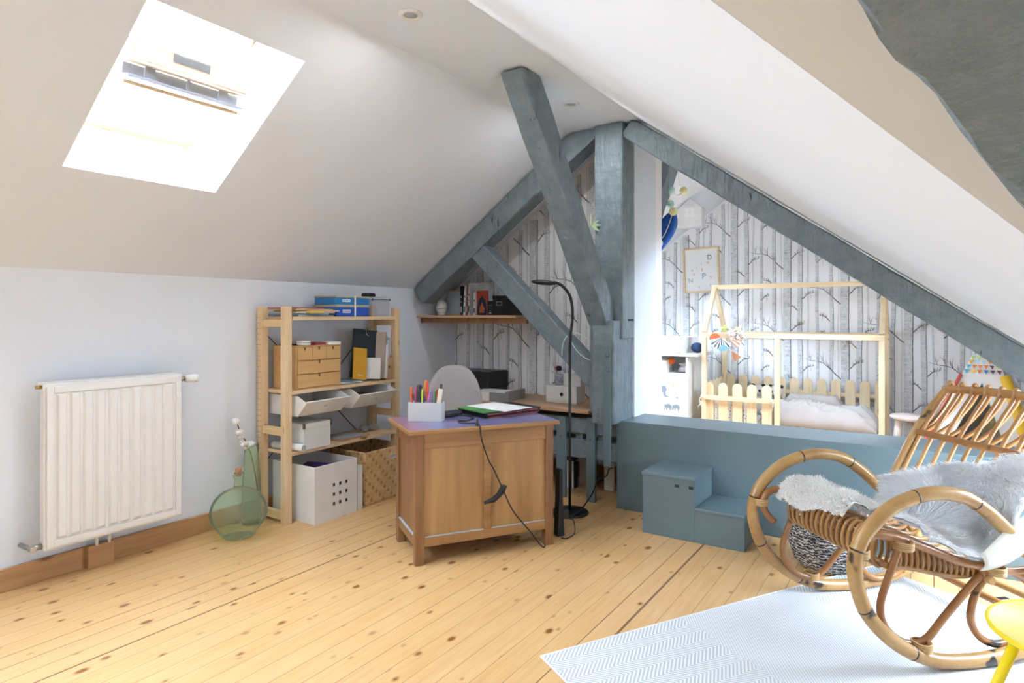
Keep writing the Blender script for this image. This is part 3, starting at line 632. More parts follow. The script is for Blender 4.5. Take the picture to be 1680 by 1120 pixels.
# floor boxes
def openbox(g, x0, y0, x1, y1, h, th):
    g.box((x0, y0, 0), (x1, y1, th)); g.box((x0, y0, th), (x0 + th, y1, h)); g.box((x1 - th, y0, th), (x1, y1, h)); g.box((x0 + th, y0, th), (x1 - th, y0 + th, h)); g.box((x0 + th, y1 - th, th), (x1 - th, y1, h))
t = thing('white_box', 'white open-top box with nine small square cut-outs on the floor', 'box', (-3.085, 2.516, 0))
g = G(); openbox(g, -.195, -.158, .185, .158, .326, .008); g.mi = 1
for i in range(3):
    for j in range(3): g.cb((.1856, -.035 + .047 * j + .02 - .004, .09 + .055 * i), (.001, .016, .019))
g.mi = 2
for i in range(3):
    for j in range(3): g.cb((.1853, -.035 + .047 * j + .02 - .004, .09 + .055 * i), (.0008, .022, .025))
g.build('body', [white_m, dark, white], t)
item('folder', 'purple folder standing inside the white box with square cut-outs', 'folder', bx(.24, .2, .02), pm('purple_card', '#5a3f8f', .6), (-3.08, 2.52, .25), .35, .12)
g = G(); openbox(g, -.2, -.02, .18, .02, .27, .006); item('white_box', 'slim white box standing between the cut-out box and the woven basket', 'box', g, white_m, (-3.085, 2.705, 0))
wv = N('woven_bamboo'); ck = wv.n('TexChecker'); ck.inputs['Scale'].default_value = 1; cm_ = wv.co((1, 1, 1)); sx = wv.n('SeparateXYZ'); wv.l(cm_, sx.inputs[0])
xy = wv.math('ADD', sx.outputs[0], sx.outputs[1]); aa = wv.math('MULTIPLY', wv.math('ADD', xy, sx.outputs[2]), 34); bb = wv.math('MULTIPLY', wv.math('SUBTRACT', xy, sx.outputs[2]), 34)
pa = wv.math('MODULO', wv.math('FLOOR', wv.math('ADD', aa, 100)), 3); pb = wv.math('MODULO', wv.math('FLOOR', wv.math('ADD', bb, 100)), 2)
sel = wv.math('MULTIPLY', wv.math('LESS_THAN', pa, .5), wv.math('LESS_THAN', pb, .5))
wv.set(wv.mix(sel, wv.ramp(wv.noise(wv.co(), 40), [(.3, lin('#cfa773')), (.7, lin('#e0c092'))]), lin('#c08c52')), .5)
t = thing('woven_basket', 'square woven bamboo basket with handle hole on the floor under the shelf', 'basket', (-3.09, 2.94, 0))
g = G(); openbox(g, -.19, -.17, .165, .20, .333, .012); g.build('body', wv.m, t, .012, seg=3)
g = G(); g.tube(cr([(.1655, .035, .27), (.1655, .05, .283), (.1655, .09, .283), (.1655, .105, .27), (.1655, .09, .257), (.1655, .05, .257)], 4, True), .004, 6, True); g.mi = 1; g.cb((.1652, .07, .27), (.001, .06, .024)); g.build('handle_hole', [pine, CM['grey']], t)
item('cloth_pile', 'dark folded cloth filling the woven basket', 'cloth', G().ball((0, 0, 0), .1, 14, (1.4, 1.5, .4)), pm('dark_cloth_pile', '#3a342f', .95, bump=.5, bsc=40), (-3.1, 2.955, .2), bevel=0)
# ------------------------------------------------------------ oak cabinet
RZ = math.atan2(.617, .401)        # local +x along the front, +y to the back
cb_ = thing('oak_cabinet', 'worn panelled oak cabinet with bluish top used as a desk', 'cabinet', (-2.022, 2.23, 0), RZ)
CW, CD, CH = .736, .395, .628
for i, (x, y) in enumerate(((0, 0), (CW - .045, 0), (0, CD - .045), (CW - .045, CD - .045))):
    g = G(); g.box((x, y, 0), (x + .045, y + .045, CH)); g.build('corner_post', oak_d, cb_, .004)
for z0, z1 in ((.085, .13), (CH - .075, CH)):
    for y in (.003, CD - .03):
        g = G(); g.box((.045, y, z0), (CW - .045, y + .027, z1)); g.build('front_rail' if y < .1 else 'back_rail', oak_x, cb_, .003)
    for x in (.003, CW - .03):
        g = G(); g.box((x, .045, z0), (x + .027, CD - .045, z1)); g.build('side_rail', oak_d, cb_, .003)
g = G(); g.box((.35, .003, .13), (.39, .03, CH - .075)); g.build('centre_stile', oak_x, cb_, .003)
for a, b in (((.045, .012, .13), (.35, .02, CH - .075)), ((.39, .012, .13), (CW - .045, .02, CH - .075))):
    g = G(); g.box(a, b); g.build('front_panel', oak, cb_)
for x in (.012, CW - .02):
    g = G(); g.box((x, .045, .13), (x + .008, CD - .045, CH - .075)); g.build('side_panel', oak_d, cb_)
g = G(); g.box((.05, .0035, .13), (.348, .012, .134)); g.box((.392, .0035, .13), (CW - .047, .012, .134)); g.box((.0035, .047, .13), (.012, CD - .047, .136)); g.build('pale_moulding', CM['grey'], cb_)
g = G(); g.box((.02, .03, .1), (CW - .03, CD - .03, .11)); g.build('bottom_board', oak_d, cb_)
g = G(); g.box((-.04, -.035, CH), (CW + .02, CD + .02, CH + .022)); g.build('top_board', oak_x, cb_, .006, seg=3)
top = N('faded_violet_top'); tn = top.noise(top.co(), 5, 4); sxx = top.n('SeparateXYZ'); top.l(top.co(), sxx.inputs[0])
rf = top.ramp(top.math('ADD', sxx.outputs[0], .1), [(.02, (1, 1, 1)), (.22, (0, 0, 0))])
top.set(top.mix(rf, top.ramp(tn, [(.3, lin('#6a6590')), (.7, lin('#8b88ac'))]), lin('#9a5550')), .35)
g = G(); g.box((-.033, -.027, CH + .022), (CW + .013, CD + .013, CH + .0232)); g.build('top_cover', top.m, cb_)
CT = CH + .0235
cbM = Matrix.Translation((-2.022, 2.23, 0)) @ Matrix.Rotation(RZ, 4, 'Z')
def onc(x, y, z=0): return cbM @ Vector((x, y, CT + z))
# pen box
pbx = (-2.145, 2.45, CT); pr = math.atan2(.082, .158)
t = thing('pen_box', 'light grey pen box full of pens on the left of the oak cabinet', 'pen holder', pbx, pr)
g = G(); openbox(g, -.089, -.035, .089, .035, .098, .003); g.build('body', pm('light_grey_card', '#c9c8c6', .5, var=.01), t, .001)
pens = [(-.075, .0, .17, 'e0683a', .006, -.06), (-.066, .012, .165, 'd84f8a', .005, .1), (-.045, -.005, .18, '2c2e33', .014, .12), (-.03, .01, .205, 'e39a2c', .006, .25), (-.022, -.01, .16, 'c9d44a', .005, .05), (-.01, .008, .15, '5e63a8', .005, -.1), (.0, -.012, .145, 'c57bb8', .006, .3), (.012, .002, .2, 'd8443f', .006, -.08), (.028, .01, .155, '8f7fb5', .005, .0), (.04, -.008, .15, '3f8f4d', .005, .1), (.05, .006, .155, 'cc4a30', .005, .05), (.062, .012, .185, '33343a', .008, .15)]
pn = {'e0683a': 'orange', 'd84f8a': 'pink', '2c2e33': 'wide black', 'e39a2c': 'amber', 'c9d44a': 'lime', '5e63a8': 'blue-violet', 'c57bb8': 'lilac', 'd8443f': 'tall red', '8f7fb5': 'mauve', '3f8f4d': 'green', 'cc4a30': 'short brick red', '33343a': 'slim black'}
pM = Matrix.Translation(pbx) @ Matrix.Rotation(pr, 4, 'Z')
for x, y, h, c_, rr, tl in pens:
    g = G(); g.lathe([(0, 0), (rr * .3, .0), (rr, .015), (rr, h - .004), (rr * .7, h), (0, h)], n=8); o = g.build('pen', pm('pen_' + c_, c_, .4)); tag(o, pn[c_] + ' pen standing in the grey pen box', 'pen')
    o.matrix_world = pM @ Matrix.Translation((x, y, .004)) @ Matrix.Rotation(tl * .5, 4, 'Y')
g = G(); g.box((-.012, -.004, 0), (.012, .004, .165)); o = g.build('eraser_stick', CM['cream'], bevel=.003); tag(o, 'cream eraser stick leaning at the right of the pen box', 'eraser'); o.matrix_world = pM @ Matrix.Translation((.055, -.02, .004)) @ Matrix.Rotation(.16, 4, 'Y')
# laptop and stuff
lp = thing('laptop', 'closed black laptop with red edges on the oak cabinet', 'laptop', (-1.989, 2.884, CT), 1.257)
g = G(); g.box((-.19, -.13, .004), (.19, .13, .022)); g.build('base', blackm, lp, .004)
g = G(); g.box((-.192, -.132, .022), (.192, .132, .03)); g.build('lid', black, lp, .003)
g = G(); g.box((-.18, -.134, .018), (.17, -.131, .024)); g.box((-.17, -.131, .0), (.17, -.128, .005)); g.build('red_trim', pm('red_plastic', '#b23a3e', .35), lp)
g = G()
for k in range(22): g.box((-.15 + k * .013, -.1315, .008), (-.143 + k * .013, -.13, .016))
g.build('vent', black, lp)
o = item('notebook', 'green notebook lying on the closed laptop', 'notebook', bx(.30, .24, .005), pm('green_cover', '#4b8a45', .5, var=.25, sc=9), (-1.993, 2.82, CT + .0305), 1.257)
o = item('paper_sheet', 'white sheet of paper lying on the green notebook', 'paper', bx(.30, .213, .0015), sheet, (-1.971, 2.858, CT + .0362), -.19)
g = G(); g.box((-.08, -.03, 0), (.08, .03, .03)); o = item('power_adapter', 'dark power adapter behind the pen box on the cabinet top', 'power adapter', g, dark, onc(.26, .30), RZ + .4, bevel=.01)
cab = [onc(.28, .22, .02), onc(.33, .24, .01), onc(.36, .18, .006), onc(.30, .12, .004), onc(.26, .13, .004), onc(.25, .07, .004), onc(.29, .03, .006), onc(.305, -.02, .012), onc(.31, -.045, .0), onc(.318, -.047, -.06), onc(.352, -.047, -.16), onc(.385, -.045, -.22), onc(.432, -.045, -.32), onc(.485, -.045, -.43), onc(.575, -.04, -.54), onc(.63, -.03, -.60)]
cab[-1] = cbM @ Vector((.66, -.03, .008)); cab.append(cbM @ Vector((.72, .06, .006)))
cw = thing('charging_cable', 'black laptop cord hanging down the front of the oak cabinet', 'cable', onc(.3, .1))
g = G(); g.tube([p - Vector(onc(.3, .1)) for p in cr(cab, 6)], .0035, 8); g.build('wire', black, cw)
g = G(); q = cab[7] - Vector(onc(.3, .1)); g.tube([q + Vector((0, 0, .02)), q - Vector((0, 0, .01)), q - Vector((0, 0, .035))], [.004, .009, .008], 10); g.build('ferrite', dark, cw)
g = G(); q = cab[12] + Vector((0, 0, -.01)) - Vector(onc(.3, .1)); u = Vector((math.cos(RZ), math.sin(RZ), 0))
g.tube([q - u * .10 + Vector((0, 0, -.045)), q - u * .05 + Vector((0, 0, -.035)), q + Vector((0, 0, .0)), q + u * .01 + Vector((0, 0, .03))], [.007, .014, .011, .012], 8); g.tube([q - u * .04 + Vector((0, 0, -.03)), q - u * .005 + Vector((0, 0, .02))], [.008, .01], 8); g.build('velcro_tie', blackm, cw)
# desk chair behind cabinet
dc = thing('desk_chair', 'grey upholstered office chair behind the oak cabinet', 'chair', (-2.50, 3.12, 0), .70)
g = G(); pr_ = []
n = 20
bk = []
for i in range(n + 1):
    a = PI - PI * i / n; ca, sa = math.cos(a), math.sin(a); bk.append((.188 * math.copysign(abs(ca) ** .75, ca), .47 + .41 * abs(sa) ** .8))
bk = [(-.17, .44)] + bk + [(.17, .44)]
def curvedplate(g, pts, y0, th, k=.9):
    a = [g.v((x, y0 + k * x * x, z)) for x, z in pts]; b = [g.v((x, y0 + th + k * x * x, z)) for x, z in pts]; n = len(pts); g.f(a[::-1]); g.f(b)
    for i in range(n): g.f([a[i], a[(i + 1) % n], b[(i + 1) % n], b[i]])
curvedplate(g, bk, -.03, .05, -.9); g.build('backrest', grey, dc, .018, seg=3)
g = G(); g.box((-.22, .0, .40), (.22, .42, .46)); g.build('seat', grey, dc, .03, seg=3)
g = G(); g.tube([(0, .2, .06), (0, .2, .40)], .025, 12); g.tube([(0, .2, .38), (0, .0, .39), (0, -.01, .5)], .015, 8); g.build('column', black, dc)
for k in range(5):
    a = k * 2 * PI / 5 + .3; g = G(); g.tube([(0, .2, .08), (.26 * math.cos(a), .2 + .26 * math.sin(a), .055)], [.022, .014], 8); l = g.build('leg', black, dc)
    g = G(); g.ball((.26 * math.cos(a), .2 + .26 * math.sin(a), .025), .025, 10); g.build('caster', black, l)
# ------------------------------------------------------------ nook: shelf, desk and contents
ws = thing('wall_shelf', 'wooden shelf board across the wallpapered nook', 'shelf', (-2.8, 3.93, 1.18))
g = G(); g.box((-.53, -.245, -.004), (.40, .228, .014)); g.build('board', desk_w, ws, .001)
g = G(); g.box((-.52, -.2, -.045), (.46, -.17, -.004)); g.build('batten', oak_d, ws)
SZ = 1.1945
eg = thing('diffuser', 'white egg-shaped diffuser with dark band on the nook shelf', 'diffuser', (-3.235, 3.88, SZ))
g = G(); prof = [(0, 0), (.028, 0), (.034, .008)]
for i in range(1, 13):
    a = -.9 + (PI / 2 + .9) * i / 12; prof.append((.047 * math.cos(a), .052 + (.045 if a < 0 else .075) * math.sin(a)))
prof[-1] = (0, .127); g.lathe(prof, n=24); g.build('body', white, eg)
g = G(); g.tube([(.0475 * math.cos(2 * PI * k / 24), .0475 * math.sin(2 * PI * k / 24), .05 + .004 * math.cos(2 * PI * k / 24)) for k in range(24)], .0015, 6, True); g.build('band', dark, eg)
t = thing('photo_frame', 'pale framed glass board leaning at the back of the nook shelf', 'frame', (-3.14, 4.07, SZ), 0)
g = G(); w, h = .2, .205
for a, b in (((-w / 2, 0, 0), (-w / 2 + .01, .012, h)), ((w / 2 - .01, 0, 0), (w / 2, .012, h)), ((-w / 2 + .01, 0, 0), (w / 2 - .01, .012, .01)), ((-w / 2 + .01, 0, h - .01), (w / 2 - .01, .012, h))): g.box(a, b)
g.build('frame', CM['manila'], t); g = G(); g.box((-w / 2 + .01, .002, .01), (w / 2 - .01, .01, h - .01)); g.build('panel', pm('pale_blue_panel', '#c3cfd4', .25, var=.01), t); t.rotation_euler = (-.2, .03, 0); t.location = (-3.185, 3.97, SZ + .003)
books = [(-3.065, .022, .23, .0, '23262b', 'black'), (-3.037, .020, .235, .06, 'eceae8', 'white'), (-3.013, .011, .24, .06, '9c2f52', 'crimson'), (-2.992, .02, .255, .02, 'd8d8d8', 'pale grey'), (-2.938, .022, .18, .03, 'e4e2df', 'short white')]
for x, w, h, tl, c_, nm in books:
    g = G(); g.box((-w / 2, -.085, 0), (w / 2, .085, h)); g.mi = 1; g.box((-w / 4, -.0855, h * .1), (w / 4, -.085, h * .3)); g.box((-w / 3, -.0855, h * .45), (w / 3, -.085, h * .47)); g.box((-w / 4, -.0855, h * .6), (w / 5, -.085, h * .66))
    o = g.build('book', [pm('cover_' + c_, c_, .5), dark if c_[0] in 'ed' else CM['cream']], bevel=.001); tag(o, nm + ' book standing upright on the nook shelf', 'book'); put(o, (x, 4.0, SZ), 0, 0, tl)
g = G(); g.box((-.06, -.085, 0), (.06, .085, .011)); 
o = thing('picture_book', 'book with orange and navy flame cover facing forward on the nook shelf', 'book', (-2.873, 3.93, SZ), 0)
g = G(); g.box((-.05, 0, 0), (.05, .016, .19)); g.build('cover', pm('orange_cover', '#b4472e', .45, var=.03), o, .001)
g = G(); g.prism([(-.042, .0), (.042, .0), (.044, .06), (.03, .12), (0, .15), (-.03, .12), (-.044, .06)], -.001, 0, 'y'); g.mi = 1; g.prism([(-.022, .02), (.022, .02), (.026, .05), (.012, .075), (0, .105), (-.012, .075), (-.026, .05)], -.002, -.001, 'y'); g.build('cover_picture', [pm('navy_print', '#1f2b4d', .5), pm('flame_print', '#cf6a2a', .5, var=.3, sc=50)], o)
t = thing('ornament_box', 'small grey wooden block standing on the picture book', 'box', (-2.868, 3.99, SZ + .1905)); g = G(); g.box((-.055, -.03, 0), (.05, .03, .062)); g.build('body', pm('grey_wood', '#a8a6a4', .8, var=.1, sc=30), t, .001); t.location = (-2.868, 3.938 + .035, SZ + .1905)
g = G(); g.box((-.05, .0, 0), (.05, .04, .19)); item('book', 'grey book standing behind the orange picture book', 'book', g, CM['grey'], (-2.868, 3.95, SZ))
t = thing('speaker', 'small black box with silver label beside the picture book', 'box', (-2.795, 3.93, SZ)); g = G(); g.box((-.028, 0, 0), (.028, .09, .11)); g.build('body', black, t, .001); g = G(); g.box((-.012, -.001, .012), (.012, 0, .022)); g.prism([(-.004, .03), (.004, .03), (.0, .042)], -.001, 0, 'y'); g.box((-.018, -.001, .075), (.018, 0, .077)); g.build('silver_label', CM['grey'], t)
t = thing('file_box', 'black lidded storage box with metal label frame on the nook shelf', 'storage box', (-2.55, 3.91, SZ)); g = G(); g.box((-.22, .02, 0), (-.08, .235, .125)); g.build('body', blackm, t, .001); g = G(); g.box((-.223, .017, .1255), (-.077, .237, .15)); g.build('lid', blackm, t, .001)
g = G()
for a, b in (((-.185, .075), (-.135, .079)), ((-.185, .101), (-.135, .105)), ((-.185, .079), (-.181, .101)), ((-.139, .079), (-.135, .101))): g.box((a[0], .017, a[1]), (b[0], .0195, b[1]))
g.build('label_holder', metal, t)
# desk
dk = thing('desk', 'wall-mounted light wood desk board in the nook', 'desk', (-2.56, 3.885, .583)); g = G(); g.box((-.765, -.275, -.02), (.76, .272, 0)); g.build('desktop', desk_w, dk, .001); g = G(); g.box((-.765, .25, -.06), (.76, .272, -.02)); g.build('batten', dark, dk)
pt = thing('printer', 'black inkjet printer at the back of the nook desk', 'printer', (-2.955, 4.0, .5835)); g = G(); g.box((-.2, -.14, .05), (.19, .14, .175)); g.build('body', blackm, pt, .012, seg=3); g = G(); g.box((-.19, -.13, 0), (.18, .13, .05)); g.build('base', black, pt, .003); g = G(); g.box((-.19, -.13, .1755), (.18, .12, .18)); g.build('lid', black, pt)
t = thing('paper_stack', 'thick stack of white paper in front of the printer', 'paper stack', (-2.63, 3.78, .5835), .1); g = G(); g.box((-.16, -.12, 0), (.1, .12, .055)); g.build('paper', sheet, t); 
g = G(); g.box((.101, -.12, 0), (.135, .13, .068)); g.box((-.02, -.135, 0), (.135, -.1205, .06)); item('paper_tray', 'grey plastic paper tray edging the paper stack on the desk', 'paper tray', g, pm('grey_plastic', '#8d8f8f', .5), (-2.6, 3.79, .5835), .1)
t = thing('desk_drawer_box', 'small white desktop drawer with round finger hole on the nook desk', 'drawer box', (-2.12, 3.9, .5835)); g = G(); g.box((-.125, -.06, 0), (.115, .07, .118)); g.build('case', white, t, .001)
g = G(); g.box((-.118, -.064, .008), (.108, -.0605, .11)); g.mi = 1; g.tube([(-.0, -.0655, .06), (-.0, -.0642, .06)], .013, 16); g.build('drawer', [white_m, dark], t)
t = thing('spray_bottle', 'small clear bottle with black and red nozzle on the white drawer', 'bottle', (-2.17, 3.89, .702)); g = G(); g.lathe([(0, 0), (.026, 0), (.028, .01), (.028, .07), (.014, .09), (.011, .1), (0, .1)], n=18); g.build('bottle', clear_p, t); g = G(); g.lathe([(.0285, .015), (.0285, .06)], n=18); g.build('bottle_label', pm('violet_label', '#b9b4cf', .6, var=.25, sc=60), t); g = G(); g.lathe([(.013, .1), (.02, .105), (.02, .125), (.014, .135), (0, .136)], n=14); g.build('cap', black, t); g = G(); g.cb((-.02, 0, .12), (.012, .014, .02)); g.build('nozzle', pm('red_nozzle', '#c23a3a', .4), t)
g = G(); g.box((-.07, -.04, 0), (.06, .05, .085)); item('white_carton', 'white carton standing on the white drawer behind the spray bottle', 'box', g, white_m, (-2.05, 3.915, .702))
# leaning white panels, slatted object, pedestals below
g = G(); g.box((-1.845, 3.94, 0), (-1.775, 3.96, .27)); tag(g.build('support_board', CM['cream'], bevel=.002), 'short cream board standing under the tie beam next to the low partition', 'board')
g = G(); g.box((-2.05, 3.97, 0), (-1.95, 3.99, .27)); tag(g.build('support_board', CM['cream'], bevel=.002), 'short cream board standing behind the right vertical blue-grey plank', 'board')
t = thing('wire_rack', 'black and white slatted rack under the nook desk', 'rack', (-2.08, 3.86, 0)); g = G()
for k in range(6): g.box((-.06 + k * .02, -.02, 0), (-.05 + k * .02, -.01, .19))
g.build('slat', white_m, t); g = G(); g.box((-.065, -.01, 0), (.055, .04, .18)); g.build('back', blackm, t); g = G(); g.box((-.065, -.022, .191), (.055, .04, .26)); g.build('header', blackm, t)
# slim black case standing behind cabinet
t = thing('slim_case', 'slim black case standing against the right end of the oak cabinet', 'case', (-1.662, 2.985, 0), RZ); g = G(); g.prism([(-.022, 0), (.022, 0), (.012, .2), (.01, .36), (-.01, .36), (-.012, .2)], -.02, .03, 'y'); g.build('body', blackm, t, .003); g = G(); g.box((.014, -.02, .09), (.05, .02, .14)); g.build('plug', black, t, .003)
g = G(); g.tube(cr([(-1.62, 2.98, .1), (-1.585, 3.0, .09), (-1.57, 2.985, .03), (-1.6, 2.95, .006), (-1.63, 2.945, .006)], 5), .003, 6); tag(g.build('charger_cord', black), 'short looped black cord beside the slim black case', 'cord')
g = G(); g.tube(cr([(-1.90, 3.22, .006), (-1.83, 3.24, .006), (-1.73, 3.30, .02), (-1.70, 3.45, .10), (-1.72, 3.58, .16), (-1.67, 3.6, .19), (-1.645, 3.585, .24), (-1.62, 3.58, .25)], 6), .004, 8); tag(g.build('extension_cord', black), 'black cord running from the floor lamp to the low partition', 'cord')
# floor lamp
fl = thing('floor_lamp', 'slim black gooseneck reading lamp on a round base', 'floor lamp', (-1.80, 3.36, 0)); g = G(); g.lathe([(0, 0), (.112, 0), (.114, .006), (.108, .014), (.02, .022), (0, .022)], n=36); g.build('base', black, fl)
g = G(); g.tube([(0, 0, .02), (0, 0, 1.0)], .0085, 12); g.build('pole', black, fl)
ux, uy = .8348, .5505
gp = [(0, 0, 1.0), (.002 * 0, 0, 1.1)] ; neck = [(0, 0, .98), (.006 * ux, .006 * uy, 1.08), (.016 * ux, .016 * uy, 1.17), (.014 * ux, .014 * uy, 1.25), (-.004 * ux, -.004 * uy, 1.32), (-.05 * ux, -.05 * uy, 1.375), (-.10 * ux, -.10 * uy, 1.395)]
g = G(); g.tube(cr(neck, 6), .009, 12); g.build('gooseneck', blackm, fl)
g = G()
M = Matrix.Translation((-.155 * ux, -.155 * uy, 1.392)) @ Matrix.Rotation(math.atan2(uy, ux), 4, 'Z') @ Matrix.Rotation(.08, 4, 'Y') @ Matrix.Diagonal((2.0, .95, .42, 1))
g.lathe([(0, -.03), (.02, -.036), (.036, -.02), (.04, 0), (.034, .02), (.018, .034), (0, .04)], n=22, M=M); g.build('lamp_head', black, fl)
# hoop of clear tube hung round the brace
g = G(); hp = [(-1.768, 3.612, 1.016), (-1.832, 3.612, 1.057), (-1.894, 3.612, 1.08), (-1.925, 3.612, 1.059), (-1.92, 3.612, 1.016), (-1.876, 3.612, 0.958), (-1.824, 3.612, 0.921), (-1.768, 3.612, 0.903)]
g.tube(cr(hp, 6), .003, 6); g.tube(cr([(-1.956, 3.612, 1.059), (-1.979, 3.612, 1.023), (-1.992, 3.612, 0.974), (-1.992, 3.612, 0.931)], 4), .003, 6); tag(g.build('light_tube', pm('pale_cyan_tube', '#c9e2e2', .3)), 'pale cyan thin tube looped around the brace behind the floor lamp', 'cord')
g = G(); R = random.Random(3)
for k in range(5):
    a = k * .55 - .6; g.poly([(0, 0, 0), (.03 * math.cos(a) + .006, -.002, .03 * math.sin(a) + .01), (.07 * math.cos(a), 0, .07 * math.sin(a)), (.03 * math.cos(a) - .006, .002, .03 * math.sin(a) - .01)])
sp = g.build('leaf_sprig', pm('pale_leaf', '#b8d3a4', .7)); sol = sp.modifiers.new('s', 'SOLIDIFY'); sol.thickness = .002; put(sp, (-1.765, 3.58, 1.76)); tag(sp, 'small pale green leaf sprig stuck to the post beside the strut', 'leaf sprig')
# downlights, switched on as fill to balance the room
for loc, lab in (((-1.715, 1.865, 2.39), 'round white recessed downlight nearest the camera in the flat ceiling'), ((-1.68, 3.15, 2.39), 'round white recessed downlight behind the diagonal strut')):
    t = thing('downlight', lab, 'ceiling light', loc); g = G(); g.lathe([(.028, -.001), (.030, -.007), (.047, -.005), (.05, -.0005), (.028, -.0005)], n=28); g.build('trim_ring', white, t); g = G(); g.lathe([(0, -.0025), (.028, -.0025), (.028, -.0006), (0, -.0006)], n=20); g.build('lens', CM['grey'], t)
    l = bpy.data.lights.new('downlight_fill', 'AREA'); l.shape = 'DISK'; l.size = .05; l.energy = 5; l.color = (.97, .98, 1); lo = bpy.data.objects.new('downlight_fill', l); C.objects.link(lo); lo.location = (loc[0], loc[1], loc[2] - .012)
# ============================================================ children's corner
# changing table
ct = thing('changing_table', 'white changing table with grey elephant stickers behind the low partition', 'changing table', (-2.25, 6.2, 0))
x0, x1, y0, y1 = -.42, .34, -.25, .27
g = G(); g.box((x0, y0, 0), (x0 + .02, y1, .79)); g.box((x1 - .02, y0, 0), (x1, y1, .79)); g.box((x0 + .02, y1 - .015, 0), (x1 - .02, y1, .79)); g.box((x0 + .02, y0 + .01, .615), (x1 - .02, y1 - .015, .632)); g.box((x0 + .02, y0 + .01, .02), (x1 - .02, y1 - .015, .04)); g.build('carcass', white, ct, .001)
g = G(); g.box((x0 + .021, y0 - .002, .03), (x1 - .021, y0 + .009, .613)); dr_ = g.build('door', white, ct, .001)
eleph = [(-.5, -.35), (-.5, .1), (-.42, .3), (-.2, .42), (.1, .42), (.22, .3), (.4, .32), (.5, .1), (.42, -.15), (.46, -.3), (.62, -.36), (.6, -.42), (.42, -.42), (.3, -.3), (.25, -.1), (.2, -.1), (.2, -.5), (.05, -.5), (.03, -.15), (-.2, -.15), (-.22, -.5), (-.38, -.5), (-.38, -.1), (-.46, -.05), (-.56, -.2), (-.58, -.2)]
em = pm('elephant_grey', '#8a9aa6', .6)
for cx_, cz_, s_, fl_ in ((.05 - .0, .46, .17, 1), (.145, .305, .075, -1), (.225, .305, .075, -1)):
    g = G(); g.prism([(cx_ + fl_ * p[0] * s_, cz_ + p[1] * s_ * .9) for p in eleph], y0 - .0035, y0 - .0022, 'y'); g.build('elephant_sticker', em, ct)
for cx_, cz_, m in ((.235, .40, em), (.2, .515, CM['yellow'])):
    g = G(); g.prism([(cx_ + (.016 if k % 2 == 0 else .007) * math.cos(PI * k / 5 + PI / 2), cz_ + (.016 if k % 2 == 0 else .007) * math.sin(PI * k / 5 + PI / 2)) for k in range(10)], y0 - .0035, y0 - .0022, 'y'); g.build('star_sticker', m, ct)
g = G(); g.box((x0 - .02, y0 - .01, .80), (x1 + .1, y1, .83)); g.build('top_board', white, ct, .002)
g = G(); g.prism([(y0, .831), (y1, .831), (y1, .98), (y0 + .1, .98), (y0 + .03, .95), (y0, .9)], x1 - .07, x1 - .05, 'x'); g.box((x0, y1 - .02, .831), (x1 - .07, y1, .98)); g.build('guard', white, ct, .002)
g = G(); g.box((x0, y0 + .01, .831), (x1 - .075, y1 - .03, .90)); item('changing_mat', 'white changing mat on top of the changing table', 'mat', g, white_m, (-2.25, 6.2, .0), bevel=.02)
navy = pm('navy_blue_cloth', '#324a72', .9, bump=.5, bsc=30)
item('folded_cloth', 'dark blue cloth heap at the right end of the changing table top', 'cloth', G().ball((0, 0, .05), .05, 12, (1.2, 1.2, 1)), navy, (-1.865, 6.1, .832), bevel=0)
g = G(); openbox(g, -.11, -.1, .11, .1, .12, .005); item('storage_basket', 'white basket in the open compartment of the changing table', 'basket', g, white_m, (-2.25, 6.1, .633))
item('orange_toy', 'orange cloth toy on top of the white basket in the changing table', 'toy', G().ball((0, 0, .03), .04, 12, (1.3, 1, .9)), pm('orange_cloth', '#d4682f', .9, bump=.5, bsc=40), (-2.13, 6.1, .71), bevel=0) 
g = G(); R = random.Random(5)
for k in range(5): g.ball((R.uniform(-.04, .04), 0, .02 + k * .016), .05, 10, (1.1, 1.2, .3))
item('clothes_pile', 'pile of folded light clothes right of the white basket in the changing table', 'clothes', g, pm('mixed_clothes', '#c9c0c4', .9, var=.3, sc=18, bump=.4, bsc=30), (-2.01, 6.1, .633), bevel=0)
# picture frame
t = thing('framed_print', 'light wood framed letter print hanging on the birch wallpaper', 'picture', (-2.03, 6.797, 1.684)); t.rotation_euler = (0, -.03, 0)
w, h = .385, .485
g = G()
for a, b in (((-w / 2, -.02, -h / 2), (-w / 2 + .016, 0, h / 2)), ((w / 2 - .016, -.02, -h / 2), (w / 2, 0, h / 2)), ((-w / 2 + .016, -.02, -h / 2), (w / 2 - .016, 0, -h / 2 + .016)), ((-w / 2 + .016, -.02, h / 2 - .016), (w / 2 - .016, 0, h / 2))): g.box(a, b)
g.build('frame', pine_x, t); g = G(); g.box((-w / 2 + .016, -.008, -h / 2 + .016), (w / 2 - .016, -.002, h / 2 - .016)); g.build('print', sheet, t)
lc = {k: pm('ink_' + k, v, .7) for k, v in dict(blue='#7fa6c4', orange='#d88a5a', pink='#d9929a', teal='#85b5b0', slate='#6f8797').items()}
for ch_, x, z_, sz_, m in (('D', .09, .13, .075, 'slate'), ('H', .07, .075, .035, 'orange'), ('i', .0, .07, .05, 'teal'), ('E', .01, .0, .045, 'orange'), ('P', .025, -.07, .09, 'blue'), ('V', .10, -.085, .045, 'pink'), ('N', -.12, -.11, .07, 'teal'), ('c', -.08, -.04, .05, 'pink'), ('L', -.05, .03, .035, 'pink'), ('Z', .09, -.17, .035, 'teal'), ('v', -.03, -.18, .045, 'pink'), ('A', -.10, .0, .03, 'blue')): text(ch_, sz_, 'printed_letter', lc[m], t, (x, -.0085, z_), (PI / 2, 0, 0))
